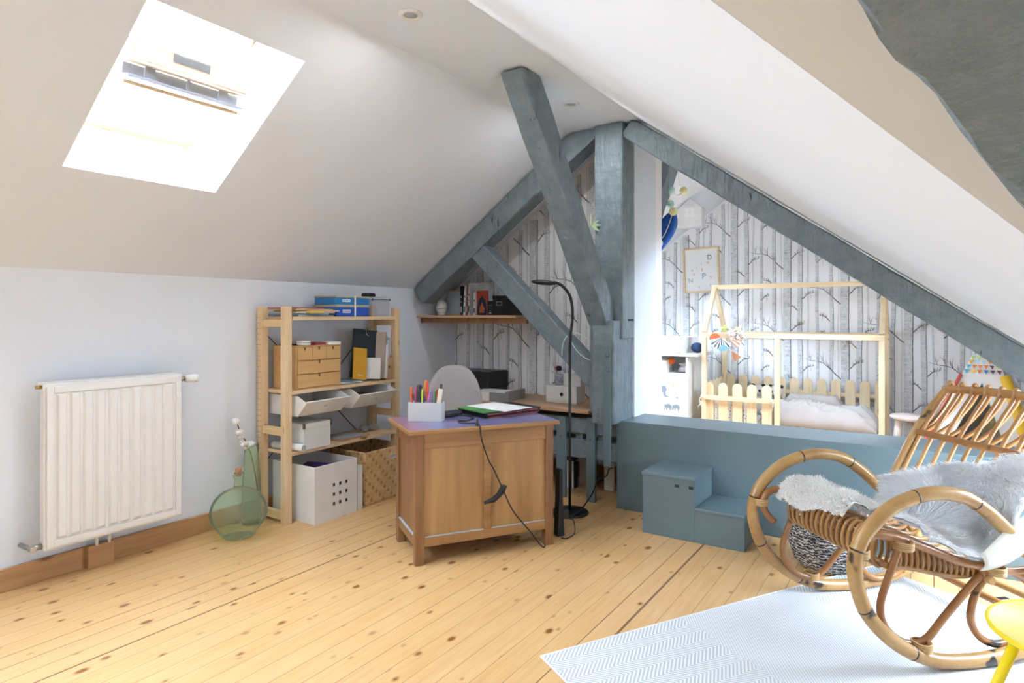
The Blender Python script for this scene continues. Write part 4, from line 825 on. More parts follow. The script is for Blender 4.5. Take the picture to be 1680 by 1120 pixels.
# house bed
bed = thing('house_bed', 'child\'s pine house-frame bed with picket fence sides', 'bed', (-1.04, 6.39, 0))
bx0, bx1, by0, by1 = -.755, .755, -.39, .38; pt_ = .045
for x in (bx0, bx1 - pt_):
    for y in (by0, by1 - pt_):
        g = G(); g.box((x, y, 0), (x + pt_, y + pt_, .985)); g.build('post', bpine, bed, .003)
g = G(); g.box((-.10, by0, 0), (-.055, by0 + pt_, .985)); g.build('middle_post', bpine, bed, .003)
for y in (by0, by1 - pt_):
    g = G(); g.box((bx0, y, .985), (bx1, y + pt_, 1.03)); g.build('eave_rail', bpine_x, bed, .003)
g = G(); g.box((bx0, -.027, 1.455), (bx1, .018, 1.5)); g.build('ridge_rail', bpine_x, bed, .003)
for x in (bx0, bx1 - pt_):
    for sg in (-1, 1):
        yb = by0 if sg < 0 else by1
        a = Vector((x + pt_ / 2, yb - sg * pt_ / 2, 1.03)); b = Vector((x + pt_ / 2, sg * .01 - .005, 1.47)); dd = (b - a).normalized(); pn_ = Vector((0, -dd.z, dd.y)) * pt_ / 2
        g = G(); q = [a + pn_, a - pn_, b - pn_, b + pn_]; g.prism([(p.y, p.z) for p in q], x + (.001 if sg < 0 else .002), x + pt_ - .001, 'x'); g.build('gable_rafter', bpine, bed, .002)
def picket(x, y, z0, z1, w=.085, th=.014, ax='x'):
    pts = [(-w / 2, z0), (w / 2, z0), (w / 2, z1 - w / 2)] + [(w / 2 * math.cos(a), z1 - w / 2 + w / 2 * math.sin(a)) for a in [PI * k / 10 for k in range(1, 10)]] + [(-w / 2, z1 - w / 2)]
    g = G()
    if ax == 'x': g.prism([(x + p[0], p[1]) for p in pts], y - th / 2, y + th / 2, 'y')
    else: g.prism([(y + p[0], p[1]) for p in pts], x - th / 2, x + th / 2, 'x')
    g.build('picket', bpine, bed, .002)
for k in range(5): picket(-.69 + k * .13, by0 + .035, .1, .558)
for k in range(12): picket(-.66 + k * .122, by1 - .053, .12, .582)
for k in range(5): picket(bx0 + .02 + .0, -.27 + k * .12, .12, .56, ax='y')
g = G(); g.box((bx0 + .0, by0 - .001 - .02, .40), (-.10, by0 + .0, .44)); g.box((bx0 + pt_, by0 + .01, .14), (-.1, by0 + .027, .19)); g.build('gate_rail', bpine_x, bed, .002)
g = G(); g.box((bx0 + pt_, by1 - .045, .42), (bx1 - pt_, by1 - .03, .46)); g.box((bx0 + pt_, by1 - .045, .16), (bx1 - pt_, by1 - .03, .2)); g.build('back_rail', bpine_x, bed, .002)
g = G(); g.box((bx0 + pt_, by0 + pt_ + .0, .05), (bx1 - pt_, by1 - pt_ - .02, .08)); g.build('slat_base', bpine_x, bed)
g = G()
for k in range(3): a = k * 2.1; g.tube(cr([(bx0 + .02, by0 - .03, .425), (bx0 + .01 + .03 * math.cos(a), by0 - .035, .40), (bx0 - .02 + .03 * k, by0 - .035, .33)], 4), .003, 5)
for q in (-.12,): g.tube(cr([(q, by0 - .03, .44), (q + .015, by0 - .035, .40), (q + .01, by0 - .035, .34)], 4), .003, 5); g.ball((q, by0 - .028, .425), .015, 8)
g.ball((bx0 + .02, by0 - .028, .425), .016, 8); g.build('gate_tie', CM['cream'], bed)
def soft(fn, nx, ny, name, m, parent=None, th=.02):
    g = G(); vs = [[g.v(fn(i / nx, j / ny)) for j in range(ny + 1)] for i in range(nx + 1)]
    for i in range(nx):
        for j in range(ny): g.f([vs[i][j], vs[i + 1][j], vs[i + 1][j + 1], vs[i][j + 1]], True)
    o = g.build(name, m, parent); sm = o.modifiers.new('solid', 'SOLIDIFY'); sm.thickness = th; sm.offset = -1; return o
g = G(); g.box((-1.745, 6.05, .082), (-.335, 6.70, .21)); tag(g.build('mattress', white_m, bevel=.03, seg=3), 'white mattress inside the house bed', 'mattress')
linen = pm('pale_linen', '#bfb5b0', .9, var=.05, sc=8, bump=.25, bsc=25)
def dome(u, v, x0, x1, y0, y1, z0, h, seed, wr):
    e = min(1, 6 * min(u, 1 - u)) ** .5 * min(1, 6 * min(v, 1 - v)) ** .5
    n_ = noise.noise(Vector((u * 7 + v * 3, v * 4 + seed, seed))) + .6 * abs(noise.noise(Vector((u * 14 - v * 9, v * 6, seed + 3))))
    return (x0 + (x1 - x0) * u + .012 * n_, y0 + (y1 - y0) * v, z0 + h * e + wr * n_ * (.3 + e))
tag(soft(lambda u, v: dome(u, v, -1.30, -.34, 6.05, 6.5, .20, .17, 2, .05), 60, 30, 'duvet', linen, th=.01), 'crumpled pale linen duvet on the house bed', 'duvet')
tag(soft(lambda u, v: dome(u, v, -1.20, -.62, 6.5, 6.68, .22, .21, 8, .015), 30, 14, 'pillow', linen, th=.01), 'pale pillow against the back pickets of the house bed', 'pillow')
flr = N('floral_cloth'); vv = flr.n('TexVoronoi'); vv.inputs['Scale'].default_value = 38; flr.l(flr.co(), vv.inputs['Vector'])
flr.set(flr.mix(flr.ramp(vv.outputs['Distance'], [(.25, (1, 1, 1)), (.3, (0, 0, 0))]), lin('#e6e2dd'), flr.mix(.6, vv.outputs['Color'], lin('#7a6a60'))), .9)
tag(soft(lambda u, v: (-1.74 + .44 * u, 6.066 + .012 * math.sin(u * 30), .10 + .32 * v), 30, 4, 'bed_bumper', flr.m, th=.01), 'floral padded bumper behind the front pickets of the house bed', 'bumper')
# bears
for bxp, lab, sc_, jm in ((-1.40, 'plush panda sitting left against the back pickets of the bed', '#d8c9bd', '#c9bdb0'), (-1.235, 'plush panda with dark green scarf sitting right against the back pickets', '#ddd2cb', '#5d7a72')):
    t = thing('plush_panda', lab, 'plush toy', (bxp, 6.58, .21)); fm = pm('plush_' + sc_[1:], sc_, .95, bump=.3, bsc=120)
    g = G(); g.ball((0, 0, .09), .075, 16, (1, .8, 1.2)); g.ball((-.05, -.05, .03), .03, 10); g.ball((.05, -.05, .03), .03, 10); g.build('body', fm, t)
    g = G(); g.ball((0, -.01, .235), .062, 18, (1.1, .9, .95)); g.ball((0, -.062, .22), .022, 10); g.build('head', fm, t)
    for s_ in (-1, 1):
        g = G(); g.ball((s_ * .05, 0, .285), .02, 10); g.build('ear', blackm, t); g = G(); g.ball((s_ * .025, -.062, .24), .013, 8, (1, .6, 1.2)); g.build('eye_patch', blackm, t); g = G(); g.tube([(s_ * .06, -.02, .15), (s_ * .085, -.05, .09), (s_ * .07, -.07, .06)], [.022, .02, .018], 8); g.build('arm', blackm, t)
    g = G(); g.lathe([(.05, .155), (.06, .17), (.05, .19)], n=16); g.build('scarf', pm('scarf_' + jm[1:], jm, .9), t)
# hanging decoration
t = thing('hanging_mobile', 'colourful paper fan and flower bunch hanging inside the house bed', 'mobile', (-1.55, 6.02 - .1, .93))
g = G(); g.tube([(.03, 0, .2), (.03, 0, .04)], .002, 5); g.tube([(-.05, .0, -.02), (.2, .02, -.12)], .003, 5); g.build('string', CM['cream'], t)
def fan(name, c, a0, a1, r, m1, m2, off=0):
    g = G(); n = 12
    for k in range(n):
        b0 = a0 + (a1 - a0) * k / n; b1 = a0 + (a1 - a0) * (k + 1) / n; g.mi = k % 2
        g.poly([(c[0], c[1] + off, c[2]), (c[0] + r * math.cos(b0), c[1] + off - .012 * (k % 2), c[2] + r * math.sin(b0)), (c[0] + r * math.cos(b1), c[1] + off - .012 * ((k + 1) % 2), c[2] + r * math.sin(b1))])
    o = g.build(name, [m1, m2], t); sd = o.modifiers.new('s', 'SOLIDIFY'); sd.thickness = .002
om = pm('orange_paper', '#e4794a', .8); tealm = pm('teal_paper', '#8fb9c4', .8); tanp = pm('peach_paper', '#d9a68a', .8); grn = pm('spring_green', '#cddc8a', .8)
fan('striped_fan', (-.03, -.02, .06), -2.6, -.6, .11, dark, sheet); fan('blue_fan', (-.01, -.03, -.0), -2.4, -.5, .065, tealm, tealm, -.01); fan('orange_fan', (-.09, -.01, .05), .2, 3.4, .05, om, om)
fan('peach_fan', (.0, -.01, .09), -.9, .5, .16, tanp, CM['cream'], .01); fan('rust_fan', (.05, .01, -.05), -1.4, -.6, .11, pm('rust_paper', '#b9764e', .8), tanp)
g = G(); R = random.Random(9)
for k in range(26): g.ball((.12 + R.uniform(-.08, .1), R.uniform(-.04, .04), .09 + R.uniform(-.05, .06)), R.uniform(.01, .022), 7)
g.build('dried_flowers', flr.m, t)
g = G()
for k in range(14): a = R.uniform(0, 2 * PI); g.ball((.05 + R.uniform(-.08, .08), R.uniform(-.03, .03), .14 + R.uniform(-.02, .03)), .014, 6, (1.6, .5, .6))
g.build('green_leaves', grn, t)
# string of cotton balls
sl = thing('ball_string_light', 'string of yellow, mint and white cotton balls wound on the rear strut', 'string light', (-1.74, 4.7, 2.1))
sO = Vector((-1.74, 4.7, 2.1)); bm_ = dict(y=pm('pale_yellow_ball', '#f8f0b8', .9), m=pm('mint_ball', '#c8efe8', .9), w=pm('white_ball', '#ebe7e4', .9))
bp = []
def yat(zz): return 3.76 + (zz - 1.25) * .85
for p, k in (((-1.791, 4.86, 2.351), 'm'), ((-1.604, 4.72, 2.347), 'y'), ((-1.588, 4.55, 2.125), 'm'), ((-1.589, 4.85, 2.17), 'y'), ((-1.61, 4.6, 2.03), 'm'), ((-1.535, 4.45, 1.947), 'y'), ((-1.619, 4.38, 1.715), 'w'), ((-1.618, 4.34, 1.554), 'm')):
    p = Vector(p); bp.append(p); g = G(); g.ball(p - sO, .031, 18); g.build('cotton_ball', bm_[k], sl)
ordr = [0, 1, 3, 2, 4, 5, 6, 7]; wp = []
for i, j in zip(ordr, ordr[1:]): wp += [bp[i], (bp[i] + bp[j]) / 2 + Vector((.0, -.01, -.04 if i != 0 else .02))]
wp.append(bp[ordr[-1]]); g = G(); g.tube([p - sO for p in cr(wp, 5)], .0035, 6); g.build('wire', white_m, sl)
# blue cloth hung on the strut
def cloth(u, v):
    zt = 1.95 - .36 * v; w = (.02 + .11 * math.sin(PI * min(1, v * 1.1)) ** .8) * (1 - .8 * v * v)
    return (-1.56 + w * (u * 2 - 1) * .7 - .11 * v + .012 * math.sin(u * 16), 4.5 - .1 * v - .02 * math.cos(u * 16), zt)
tag(soft(cloth, 24, 16, 'blue_cloth', pm('royal_blue_satin', '#1f5fb8', .3), th=.003), 'shiny royal blue cloth hanging from the rear strut', 'cloth')
# white house-shaped lamp shade on wall side
t = thing('house_lamp', 'white house-shaped hanging lamp in front of the birch wallpaper', 'lamp', (-1.9, 5.98, 2.04))
g = G(); openp = [(-.115, 0), (.115, 0), (.115, .18), (0, .28), (-.115, .18)]
g.prism(openp, -.004, 0, 'y'); g.box((-.115, .001, 0), (-.111, .12, .18)); g.box((.111, .001, 0), (.115, .12, .18)); g.prism(openp, .121, .125, 'y'); g.build('house_body', pm('lamp_white', '#efeff0', .9), t)
g = G(); g.box((-.045, -.0045, .10), (.045, -.0042, .19)); g.mi = 1; g.box((-.002, -.0052, .10), (.002, -.0046, .19)); g.box((-.045, -.0052, .143), (.045, -.0046, .147)); g.build('window_cutout', [pm('window_white', '#ffffff', .6), CM['white']], t)
g = G(); g.tube([(0, .06, .27), (0.0, .06, .33)], .002, 6); g.build('cord', white, t)
# stool
t = thing('stool', 'small whitewashed round wooden stool right of the house bed', 'stool', (-.12, 6.2, 0))
g = G(); g.lathe([(0, .325), (.12, .325), (.14, .335), (.143, .352), (.13, .362), (0, .364)], n=30); g.build('seat', pm('whitewash', '#e9dad2', .6, var=.05, sc=14), t)
for k in range(3):
    a = k * 2 * PI / 3 + 3.5; g = G(); g.tube([(.075 * math.cos(a), .075 * math.sin(a), .326), (.115 * math.cos(a), .115 * math.sin(a), 0)], [.03, .024], 14); g.build('leg', pm('whitewash_leg', '#e6d3c6', .6), t)
# teepee
tee = thing('play_teepee', 'small white play teepee with colourful triangle print top and yellow corner', 'play tent', (.36, 5.62, 0))
H = .985; Rb = .40; Rt = .045
def rad(z): return Rb + (Rt - Rb) * z / H
whc = pm('teepee_canvas', '#efeceb', .9, var=.02, bump=.2, bsc=20)
cs = [(-1, -1), (1, -1), (1, 1), (-1, 1)]
def cp(i, z): r_ = rad(z); c_ = cs[i % 4]; M_ = Matrix.Rotation(-.25, 2); v_ = M_ @ Vector((c_[0] * r_, c_[1] * r_)); return Vector((v_.x, v_.y, z))
for i in range(4):
    g = G()
    if i == 0:
        a, b, c_, d_ = cp(0, 0), cp(1, 0), cp(1, H), cp(0, H); zt = .72
        m1 = a.lerp(b, .16); m2 = a.lerp(b, .84); tpm = cp(0, zt).lerp(cp(1, zt), .5)
        g.poly([a, m1, tpm, cp(0, zt)]); g.poly([m2, b, cp(1, zt), tpm]); g.poly([cp(0, zt), tpm, cp(1, zt), c_, d_])
    else: g.poly([cp(i, 0), cp(i + 1, 0), cp(i + 1, H), cp(i, H)])
    o = g.build('canvas_panel', whc, tee); sd = o.modifiers.new('s', 'SOLIDIFY'); sd.thickness = .004
tcol = [pm('tri_' + c_, c_, .8) for c_ in ('e9823c', '4db3d6', 'f2c44f', '6b4654', 'b9dc7e', '2f7fc2', 'bfe0f5')]
for i in (0, 1):
    g = G(); R = random.Random(4 + i); rows = 6; z0_, z1_ = .78, .975
    for rI in range(rows):
        za = z0_ + (z1_ - z0_) * rI / rows; zb = za + (z1_ - z0_) / rows * .86; nT = 6 - rI // 2
        A0, A1 = cp(i, za), cp(i + 1, za); B0, B1 = cp(i, zb), cp(i + 1, zb); nr_ = (A1 - A0).cross(B0 - A0).normalized() * .006
        if nr_.dot(Vector((A0.x + A1.x, A0.y + A1.y, 0))) < 0: nr_ = -nr_
        for k in range(nT):
            f0 = (k + .08 + .4 * (rI % 2) * 0) / nT; f1 = (k + .92) / nT; g.mi = R.randrange(7); g.poly([B0.lerp(B1, f0) + nr_, B0.lerp(B1, f1) + nr_, A0.lerp(A1, (f0 + f1) / 2) + nr_])
    g.build('triangle_print', tcol, tee)
for i, m in ((0, pm('coral_trim', '#e0685c', .8)), (1, pm('yellow_trim', '#e9b92f', .8))):
    g = G(); r0 = [cp(i, z) for z in (0, .4, .77)]; ctr = [Vector((0, 0, p.z)) for p in r0]
    off = .014 if i == 0 else .045
    g.tube([p + (p - c_).normalized() * .006 for p, c_ in zip(r0, ctr)], [off * .8 + .008, off * .7 + .006, off * .6 + .004], 8); g.build('corner_trim', m, tee)
g = G(); g.box((-.3, -.28, .01), (.28, .28, .06)); item('play_mat', 'pale quilt folded inside the play teepee', 'quilt', g, flr.m, (.36, 5.58, 0), .28, bevel=.02)
R = random.Random(12)
for nm, lab, c_, x, y, z_, s_ in (('plush_toy', 'orange plush toy on the left inside the teepee', '#e2592c', .27, 5.42, .14, (1, .8, 1.2)), ('cushion', 'grey patterned cushion standing in the middle of the teepee', '#a9a8aa', .38, 5.52, .24, (1.2, .5, 1.7)), ('plush_toy', 'turquoise plush toy on the right inside the teepee', '#4aa9bd', .47, 5.44, .12, (.7, .7, 1.0)), ('cushion', 'straw-coloured striped cushion at the back of the teepee', '#cfc08e', .42, 5.60, .34, (1.3, .5, 1.7))):
    g = G(); g.ball((0, 0, 0), .085, 16, s_); 
    if nm == 'plush_toy': g.ball((0, -.01, .10), .045, 12)
    item(nm, lab, nm.replace('_', ' '), g, pm('cloth' + c_[1:], c_, .9, var=.3, sc=20, bump=.3, bsc=40), (x, y, z_), bevel=0)
# ============================================================ rug
rg = N('woven_rug'); sx = rg.n('SeparateXYZ'); rg.l(rg.co(), sx.inputs[0]); U, V = sx.outputs[0], sx.outputs[1]
zig = rg.math('ABSOLUTE', rg.math('SUBTRACT', rg.math('FRACT', rg.math('ADD', rg.math('DIVIDE', U, .11), 20)), .5))
st_ = rg.math('FRACT', rg.math('ADD', rg.math('DIVIDE', rg.math('SUBTRACT', V, rg.math('MULTIPLY', zig, .11)), .017), 50)); chev = rg.math('GREATER_THAN', st_, .45)
dsh = rg.math('GREATER_THAN', rg.math('FRACT', rg.math('ADD', rg.math('DIVIDE', rg.math('ADD', V, rg.math('MULTIPLY', U, .6)), .011), 90)), .5)
edge = rg.math('ADD', .60, rg.math('MULTIPLY', rg.noise(rg.co(), 14, 3), .06)); inm = rg.math('MULTIPLY', rg.math('GREATER_THAN', V, edge), rg.math('LESS_THAN', V, 1.25))
pat = rg.math('ADD', rg.math('MULTIPLY', chev, rg.math('SUBTRACT', 1, inm)), rg.math('MULTIPLY', dsh, inm))
fine = rg.noise(rg.co((1, 1, 1)), 260, 2)
ca = rg.mix(inm, lin('#bcbfc2'), lin('#c6cbd1'))
rg.set(rg.mix(pat, ca, rg.mix(fine, lin('#e2e2e2'), lin('#ebebeb'))), .95); rg.bump(rg.math('ADD', pat, fine), .5, .003)
t = thing('rug', 'pale grey and white herringbone woven rug under the rattan rocking chair', 'rug', (-1.123, 1.882, 0), math.atan2(-.506, .8625))
def rp(u, v): return (1.72 * u, 1.80 * v, .0035 + .0012 * math.sin(9 * u + 5 * v))
g = G(); vs = [[g.v(rp(i / 30, j / 30)) for j in range(31)] for i in range(31)]
for i in range(30):
    for j in range(30): g.f([vs[i][j], vs[i + 1][j], vs[i + 1][j + 1], vs[i][j + 1]], True)
o = g.build('woven_field', rg.m, t)
g = G()
for a, b in (((0, 0), (1, 0)), ((1, 0), (1, 1)), ((1, 1), (0, 1)), ((0, 1), (0, 0))): g.tube([rp(a[0] + (b[0] - a[0]) * k / 20, a[1] + (b[1] - a[1]) * k / 20) for k in range(21)], .0032, 6)
g.build('bound_edge', sheet, t)
RUGZ = .006
# ============================================================ rattan rocking chair
def cane_mat(name, a, b, burn=True):
    s = N(name); n = s.noise(s.co(), 8, 3); col = s.ramp(n, [(.3, lin(a)), (.7, lin(b))]); n3 = s.noise(s.co(), 70, 2); col = s.mix(s.math('MULTIPLY', n3, .35), col, lin('#7d4f22'))
    if burn:
        n2 = s.noise(s.co((1, 1, 1)), 11, 2, .4); col = s.mix(s.ramp(n2, [(.66, (0, 0, 0)), (.70, (1, 1, 1))]), col, lin('#33261d'))
    s.set(col, .3); return s.m
manau = cane_mat('thick_bamboo_cane', '#a87d48', '#c49c60'); cane = cane_mat('rattan_cane', '#9c6c3a', '#bd8c55', False); cane_b = cane_mat('burnt_cane', '#8c5a31', '#aa7643'); binding_m = pm('cane_binding', '#c9a26c', .4); burn = pm('scorched_node', '#2a211c', .5)
TH = math.radians(43)
rc = thing('rocking_chair', 'rattan rocking chair with big bamboo hoop arms', 'rocking chair', (.07, 2.57, RUGZ - .002), TH)
CWD = .61
hoop = [(.455, .115), (.43, .20), (.385, .275), (.33, .345), (.27, .408), (.211, .462), (.13, .53), (.044, .578), (-.063, .594), (-.15, .583), (-.235, .55), (-.31, .49), (-.35, .43), (-.363, .37), (-.353, .30), (-.318, .215), (-.25, .138), (-.162, .076), (-.06, .037), (.044, .024), (.152, .025), (.285, .044), (.42, .088), (.53, .145), (.62, .21)]
def br(a, b, t): return [a[i] + (b[i] - a[i]) * t for i in range(2)]
def chairpart(name, m, paths, r, n=8, parent=None):
    g = G()
    for p in paths: g.tube(cr(p, 6), r, n)
    return g.build(name, m, parent or rc)
for y in (0, CWD):
    rr = .0235
    pts = cr([(x, y, z) for x, z in hoop], 7); g = G(); g.tube(pts, rr, 16)
    hp_ = g.build('hoop', manau, rc)
    g = G()
    for idx in (20, 45, 62, 85, 104, 120):
        if idx + 1 < len(pts):
            a, b = pts[idx], pts[idx + 1]; d_ = (b - a).normalized(); g.tube([a - d_ * .003, a, a + d_ * .003], [rr * 1.0, rr * 1.05, rr * 1.0], 16)
    g.build('bamboo_node', burn, hp_)
    s = .03 if y == 0 else -.03; yy = y + s
    curl = [(-.285, .325), (-.318, .36), (-.335, .405), (-.315, .445), (-.272, .459), (-.2, .446), (-.13, .424), (-.049, .392), (.059, .347), (.184, .318), (.27, .30), (.33, .30)]
    if y == 0: curl = [(-.31, .38)] + curl[3:]
    chairpart('side_rail', cane_b, [[(x, yy, z) for x, z in curl]], .0145, 10)
    b1_ = [(-.175, .405), (-.205, .33), (-.24, .24), (-.24, .18), (-.212, .13), (-.16, .092), (-.11, .082), (-.06, .10), (.001, .162), (.074, .232), (.133, .285), (.19, .31), (.26, .30), (.33, .26), (.37, .20), (.36, .13), (.32, .075)]
    chairpart('side_brace', cane_b, [[(x, yy, z) for x, z in b1_]], .0125, 10)
    b2_ = [(.185, .30), (.14, .26), (.112, .20), (.106, .14), (.135, .088), (.19, .056), (.25, .055), (.31, .075), (.36, .13)]
    chairpart('side_brace', cane_b, [[(x, yy, z) for x, z in b2_]], .0125, 10)
    for cx_, cz_ in ((-.335, .405), (-.17, .42), (.187, .312), (-.10, .08)):
        g = G(); hp2 = []
        for k in range(5 * 14 + 1):
            a = 2 * PI * k / 14; hp2.append((cx_ + .027 * math.cos(a), y + s * .5 + .034 * math.sin(a), cz_ - .012 + .0058 * k / 14))
        g.tube(hp2, .003, 5); g.build('cane_binding', binding_m, rc)
# front roll: spiral of cane round two lateral canes
yA, yB = .035, CWD - .035
chairpart('front_rail', cane, [[(-.205, yA, .435), (-.205, yB, .435)], [(-.205, yA, .345), (-.205, yB, .345)]], .012, 10)
sp_ = []; turns = 17
for k in range(turns * 14 + 1):
    a = 2 * PI * k / 14; sp_.append((-.205 + .038 * math.cos(a), yA + .02 + (yB - yA - .04) * k / (turns * 14), .39 + .062 * math.sin(a)))
g = G(); g.tube(sp_, .0065, 7); g.build('front_spiral', cane, rc)
# lower seat frame + side spirals
seatp = [(-.20, .435), (-.12, .42), (-.03, .385), (.06, .345), (.15, .32), (.22, .335), (.26, .40)]
for y in (.055, CWD - .055):
    chairpart('seat_rail', cane, [[(x, y, z) for x, z in seatp]], .011, 8)
    chairpart('seat_rail', cane, [[(-.205, y, .345), (-.1, y, .325), (.0, y, .30), (.1, y, .285), (.18, y, .30)]], .010, 8)
    q = []
    for k in range(15 * 12 + 1):
        a = 2 * PI * k / 12; t_ = k / 180; x = -.17 + .33 * t_; zt = .425 - .32 * t_ * .33 - .0; h_ = .045 * (1 - .45 * t_); q.append((x, y + .014 * math.cos(a), (.385 - .085 * t_) + h_ * math.sin(a)))
    g = G(); g.tube(q, .0055, 6); g.build('side_spiral', cane, rc)
# seat slats lengthwise
backp = [(.20, .325), (.235, .40), (.259, .483), (.318, .59), (.377, .686), (.45, .78), (.525, .855)]
for y in (.03, CWD - .045):
    chairpart('back_post', manau if y > .1 else cane_b, [[(x, y, z) for x, z in [(.14, .30)] + backp + [(.545, .868)]]], .0165, 12)
chairpart('top_rail', cane, [[(.535, .02, .864), (.54, .2, .875), (.54, .4, .875), (.532, CWD - .035, .864)]], .017, 12)
chairpart('mid_rail', cane_b, [[(.377, .03, .686), (.385, .3, .682), (.377, CWD - .04, .686)]], .014, 10)
chairpart('cross_rail', manau, [[(.50, .0, .13), (.50, CWD, .13)], [(.16, .0, .285), (.16, CWD, .285)]], .014, 10)
chairpart('floor_stretcher', cane_b, [[(.44, 0, .085), (.44, CWD, .085)]], .014, 10)
NR = 9
for k in range(NR):
    y = .055 + (CWD - .125) * k / (NR - 1)
    f = [(-.19, y, .447), (-.1, y, .42), (0, y, .378), (.1, y, .338), (.17, y, .325), (.22, y, .36), (.255, y, .45)] 
    up = [(.315, y, .565), (.39, y + .004, .69), (.462, y + .008, .785), (.52, y + .012, .855), (.538, y + .018, .895), (.562, y + .026, .888), (.566, y + .034, .85), (.53, y + .045, .79), (.47, y + .06, .725), (.395, y + .08, .675)]
    y2 = min(y + .08, CWD - .05); up = [(a, min(b, CWD - .04), c_) for a, b, c_ in up]
    chairpart('cane_rib', cane, [f + up], .008, 8)
# ---- furs
def fur(name, lab, fn, nu, nv, mat, strands, L, curl, seed, inside, under=None):
    R = random.Random(seed); g = G(); vs = {}
    def P(u, v): return Vector(fn(u, v))
    ok = lambda i, j: inside((i + .5) / nu, (j + .5) / nv)
    top = {}; bot = {}
    def nrm(u, v):
        e = .01; a = P(min(1, u + e), v) - P(max(0, u - e), v); b = P(u, min(1, v + e)) - P(u, max(0, v - e)); n_ = a.cross(b)
        return n_.normalized() if n_.length > 1e-9 else Vector((0, 0, 1))
    def gv(d, i, j, off):
        if (i, j) not in d: u, v = i / nu, j / nv; d[(i, j)] = g.v(P(u, v) + nrm(u, v) * off)
        return d[(i, j)]
    for i in range(nu):
        for j in range(nv):
            if not ok(i, j): continue
            q = [(i, j), (i + 1, j), (i + 1, j + 1), (i, j + 1)]
            g.mi = 0; g.f([gv(top, a, b, .004) for a, b in q], True); g.mi = 1; g.f([gv(bot, a, b, -.001) for a, b in q][::-1], True)
    g.mi = 2; cnt = 0
    while cnt < strands:
        u, v = R.random(), R.random()
        if not inside(u, v): continue
        cnt += 1; p = P(u, v); n_ = nrm(u, v); flow = Vector((noise.noise(p * 7 + Vector((seed, 0, 0))), noise.noise(p * 7 + Vector((0, seed, 5))), noise.noise(p * 7 + Vector((9, 0, seed)))))
        d_ = (n_ * (.7 if curl < .5 else .9) + flow * (1.6 if curl < .5 else 1.0) + Vector((R.uniform(-.4, .4), R.uniform(-.4, .4), R.uniform(-.5, .15)))).normalized(); l = L * R.uniform(.5, 1.1); sd_ = d_.cross(Vector((R.random() - .5, R.random() - .5, R.random() - .5))).normalized(); w = .0011 if curl < .5 else .0016
        a = p + n_ * .003; mid = a + d_ * l * .5 + sd_ * 0; grav = Vector((0, 0, -l * .35)) + flow * l * .4
        if curl >= .5: grav = Vector((R.uniform(-1, 1), R.uniform(-1, 1), R.uniform(-1, 1))) * l * .7
        e_ = a + d_ * l + grav
        A, B, C_, D_, E_ = g.v(a - sd_ * w), g.v(a + sd_ * w), g.v(mid + sd_ * w * .8), g.v(mid - sd_ * w * .8), g.v(e_)
        g.f([A, B, C_, D_], False); g.f([D_, C_, E_], False)
    me = bpy.data.meshes.new(name); g.bm.to_mesh(me); g.bm.free()
    for m in mat: me.materials.append(m)
    o = bpy.data.objects.new(name, me); C.objects.link(o); tag(o, lab, 'sheepskin'); o.location = (.07, 2.57, RUGZ); o.rotation_euler = (0, 0, TH); return o
furw = pm('white_fur', '#fcfcfc', .8, var=.0); furb = pm('cream_fur', '#faf6f0', .9, var=.0); hide = pm('cream_hide', '#ddd8c8', .7, var=.03)
prof_s = cr([(-.26, 0, .37), (-.245, 0, .43), (-.20, 0, .475), (-.12, 0, .455), (-.03, 0, .42), (.06, 0, .385), (.14, 0, .365), (.20, 0, .39), (.235, 0, .46), (.29, 0, .57), (.35, 0, .66), (.40, 0, .73)], 8)
def sp(t_):
    x = t_ * (len(prof_s) - 1); i = min(int(x), len(prof_s) - 2); return prof_s[i].lerp(prof_s[i + 1], x - i)
def furA(u, v):
    p = sp(.26 + .74 * u); y = -.0 + .60 * v; n_ = noise.noise(Vector((u * 4, v * 4, 3))) * .02
    x, z_ = p.x, p.z + .02 + n_
    if u > .42: x -= .10 * min(.3, u - .42); z_ += .10 * min(.3, u - .42)
    if v < .12: z_ -= (.12 - v) * .25; y = .60 * v + .01
    # near rear corner turns up and outwards
    k = max(0, u - .5) * max(0, .28 - v) * 9; y -= k * .06; z_ += k * .04; x += k * .09
    return (x, y, z_)
def insA(u, v):
    n_ = noise.noise(Vector((u * 5, v * 5, 11))) * .05
    if u > .86 - .26 * v + n_: return False
    if u < .06 + n_ + .10 * abs(v - .4): return False
    if v > .90 + n_ - .25 * max(0, .25 - u): return False
    return True
fur('sheepskin', 'long-haired white sheepskin draped over seat and back of the rattan rocker', furA, 44, 44, [furw, furw, furw], 34000, .042, 0, 2, insA)
def furB(u, v):
    p = sp(.0 + .42 * u); y = .19 + .40 * v; n_ = noise.noise(Vector((u * 5, v * 5, 23))) * .02 + noise.noise(Vector((u * 16, v * 16, 3))) * .012; e_ = min(1, 5 * min(u, 1 - u) + .1) * min(1, 5 * min(v, 1 - v) + .1); return (p.x - .02 * (1 - u), y, p.z + .012 + n_ + .03 * e_)
def insB(u, v):
    n_ = noise.noise(Vector((u * 4, v * 4, 31))) * .06; return not ((u < .12 + n_ + .5 * max(0, .35 - v)) or u > .96 + n_ or v < .05 + n_ or v > .97 + n_)
fur('sheepskin', 'curly cream sheepskin over the front of the rattan seat', furB, 36, 36, [furb, furb, furb], 22000, .012, 1, 5, insB)
def flap(u, v):
    x = .10 + .36 * u; return (x, -.012 - .02 * math.sin(PI * v) + .05 * v * 0, .335 + .19 * u * u * 1.0 + .03 * u + (.02 + .11 * math.sin(PI * min(1, u * .9 + .1))) * (v - .15))
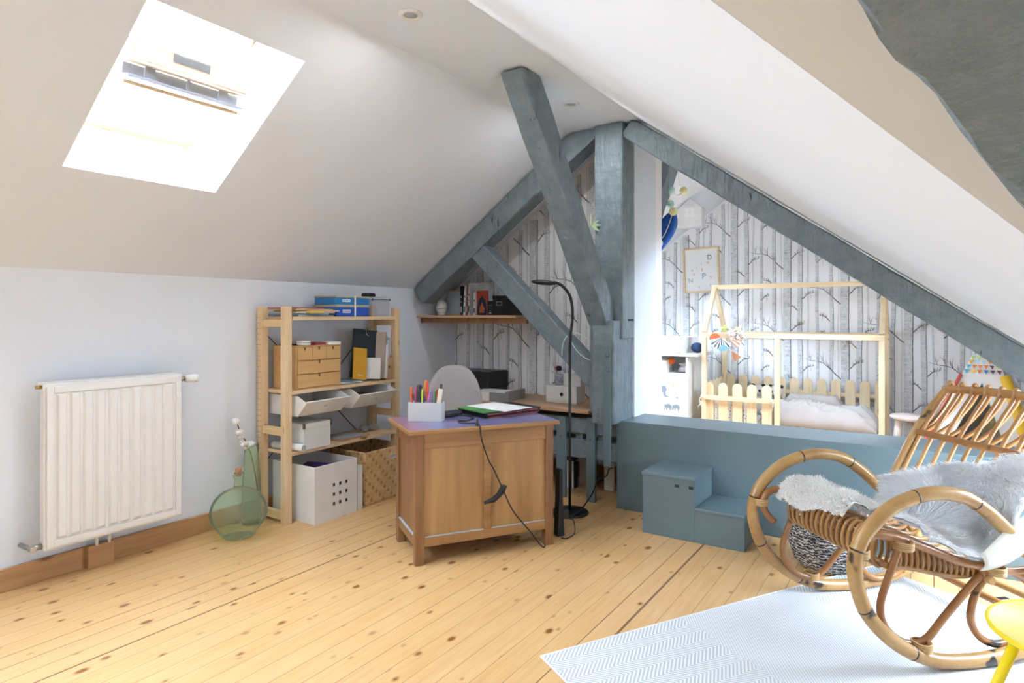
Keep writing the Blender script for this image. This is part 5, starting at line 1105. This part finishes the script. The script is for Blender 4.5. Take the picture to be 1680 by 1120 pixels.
o = soft(flap, 24, 10, 'hide_flap', hide, th=.004); tag(o, 'turned-over cream hide edge of the white sheepskin at the near side of the seat', 'sheepskin'); put(o, (.07, 2.57, RUGZ), TH)
# knitted basket
kn = N('knitted_wool'); w_ = kn.n('TexWave', wave_type='BANDS', bands_direction='Z'); w_.inputs['Scale'].default_value = 22; w_.inputs['Distortion'].default_value = 7; w_.inputs['Detail Scale'].default_value = 3; kn.l(kn.co(), w_.inputs['Vector'])
nn_ = kn.noise(kn.co(), 45, 4); kn.set(kn.ramp(kn.math('ADD', kn.math('MULTIPLY', w_.outputs['Fac'], .35), kn.math('MULTIPLY', nn_, .6)), [(.33, lin('#33343a')), (.5, lin('#8f8a88')), (.62, lin('#ded7d0'))]), .95); kn.bump(w_.outputs['Fac'], .8, .01)
t = thing('knitted_basket', 'round black and cream chunky knitted basket behind the rocking chair', 'basket', (-.40, 3.30, 0)); g = G(); g.lathe([(0, .002), (.10, .0), (.14, .04), (.165, .12), (.165, .2), (.15, .25), (.14, .25), (.15, .2), (.15, .12), (.125, .045), (0, .03)], n=36); g.build('body', kn.m, t)
# yellow side table
t = thing('side_table', 'bright yellow round side table in the lower right corner', 'side table', (.335, 2.07, 0)); ym = pm('yellow_lacquer', '#f2d41e', .35, var=.01)
TZ = .40; 
g = G(); g.lathe([(0, TZ - .014), (.195, TZ - .014), (.205, TZ - .010), (.2065, TZ), (.202, TZ + .003), (.197, TZ - .001), (0, TZ - .001)], n=48); g.build('table_top', ym, t)
for k in range(3):
    a = 3.62 + k * 2 * PI / 3; g = G(); g.tube([(.165 * math.cos(a), .165 * math.sin(a), TZ - .014), (.33 * math.cos(a), .33 * math.sin(a), 0)], [.0125, .0105], 14); g.build('leg', ym, t)
# floor hardware near the chair
for x, y, lab in ((.25, 3.33, 'black recessed handle in the floorboards behind the rocking chair, nearer the knitted basket'), (.43, 3.10, 'black recessed handle in the floorboards behind the rocking chair, nearer the yellow table')):
    g = G(); g.cb((0, 0, .002), (.09, .02, .004), .7); item('recessed_latch', lab, 'latch', g, black, (x, y, 0))
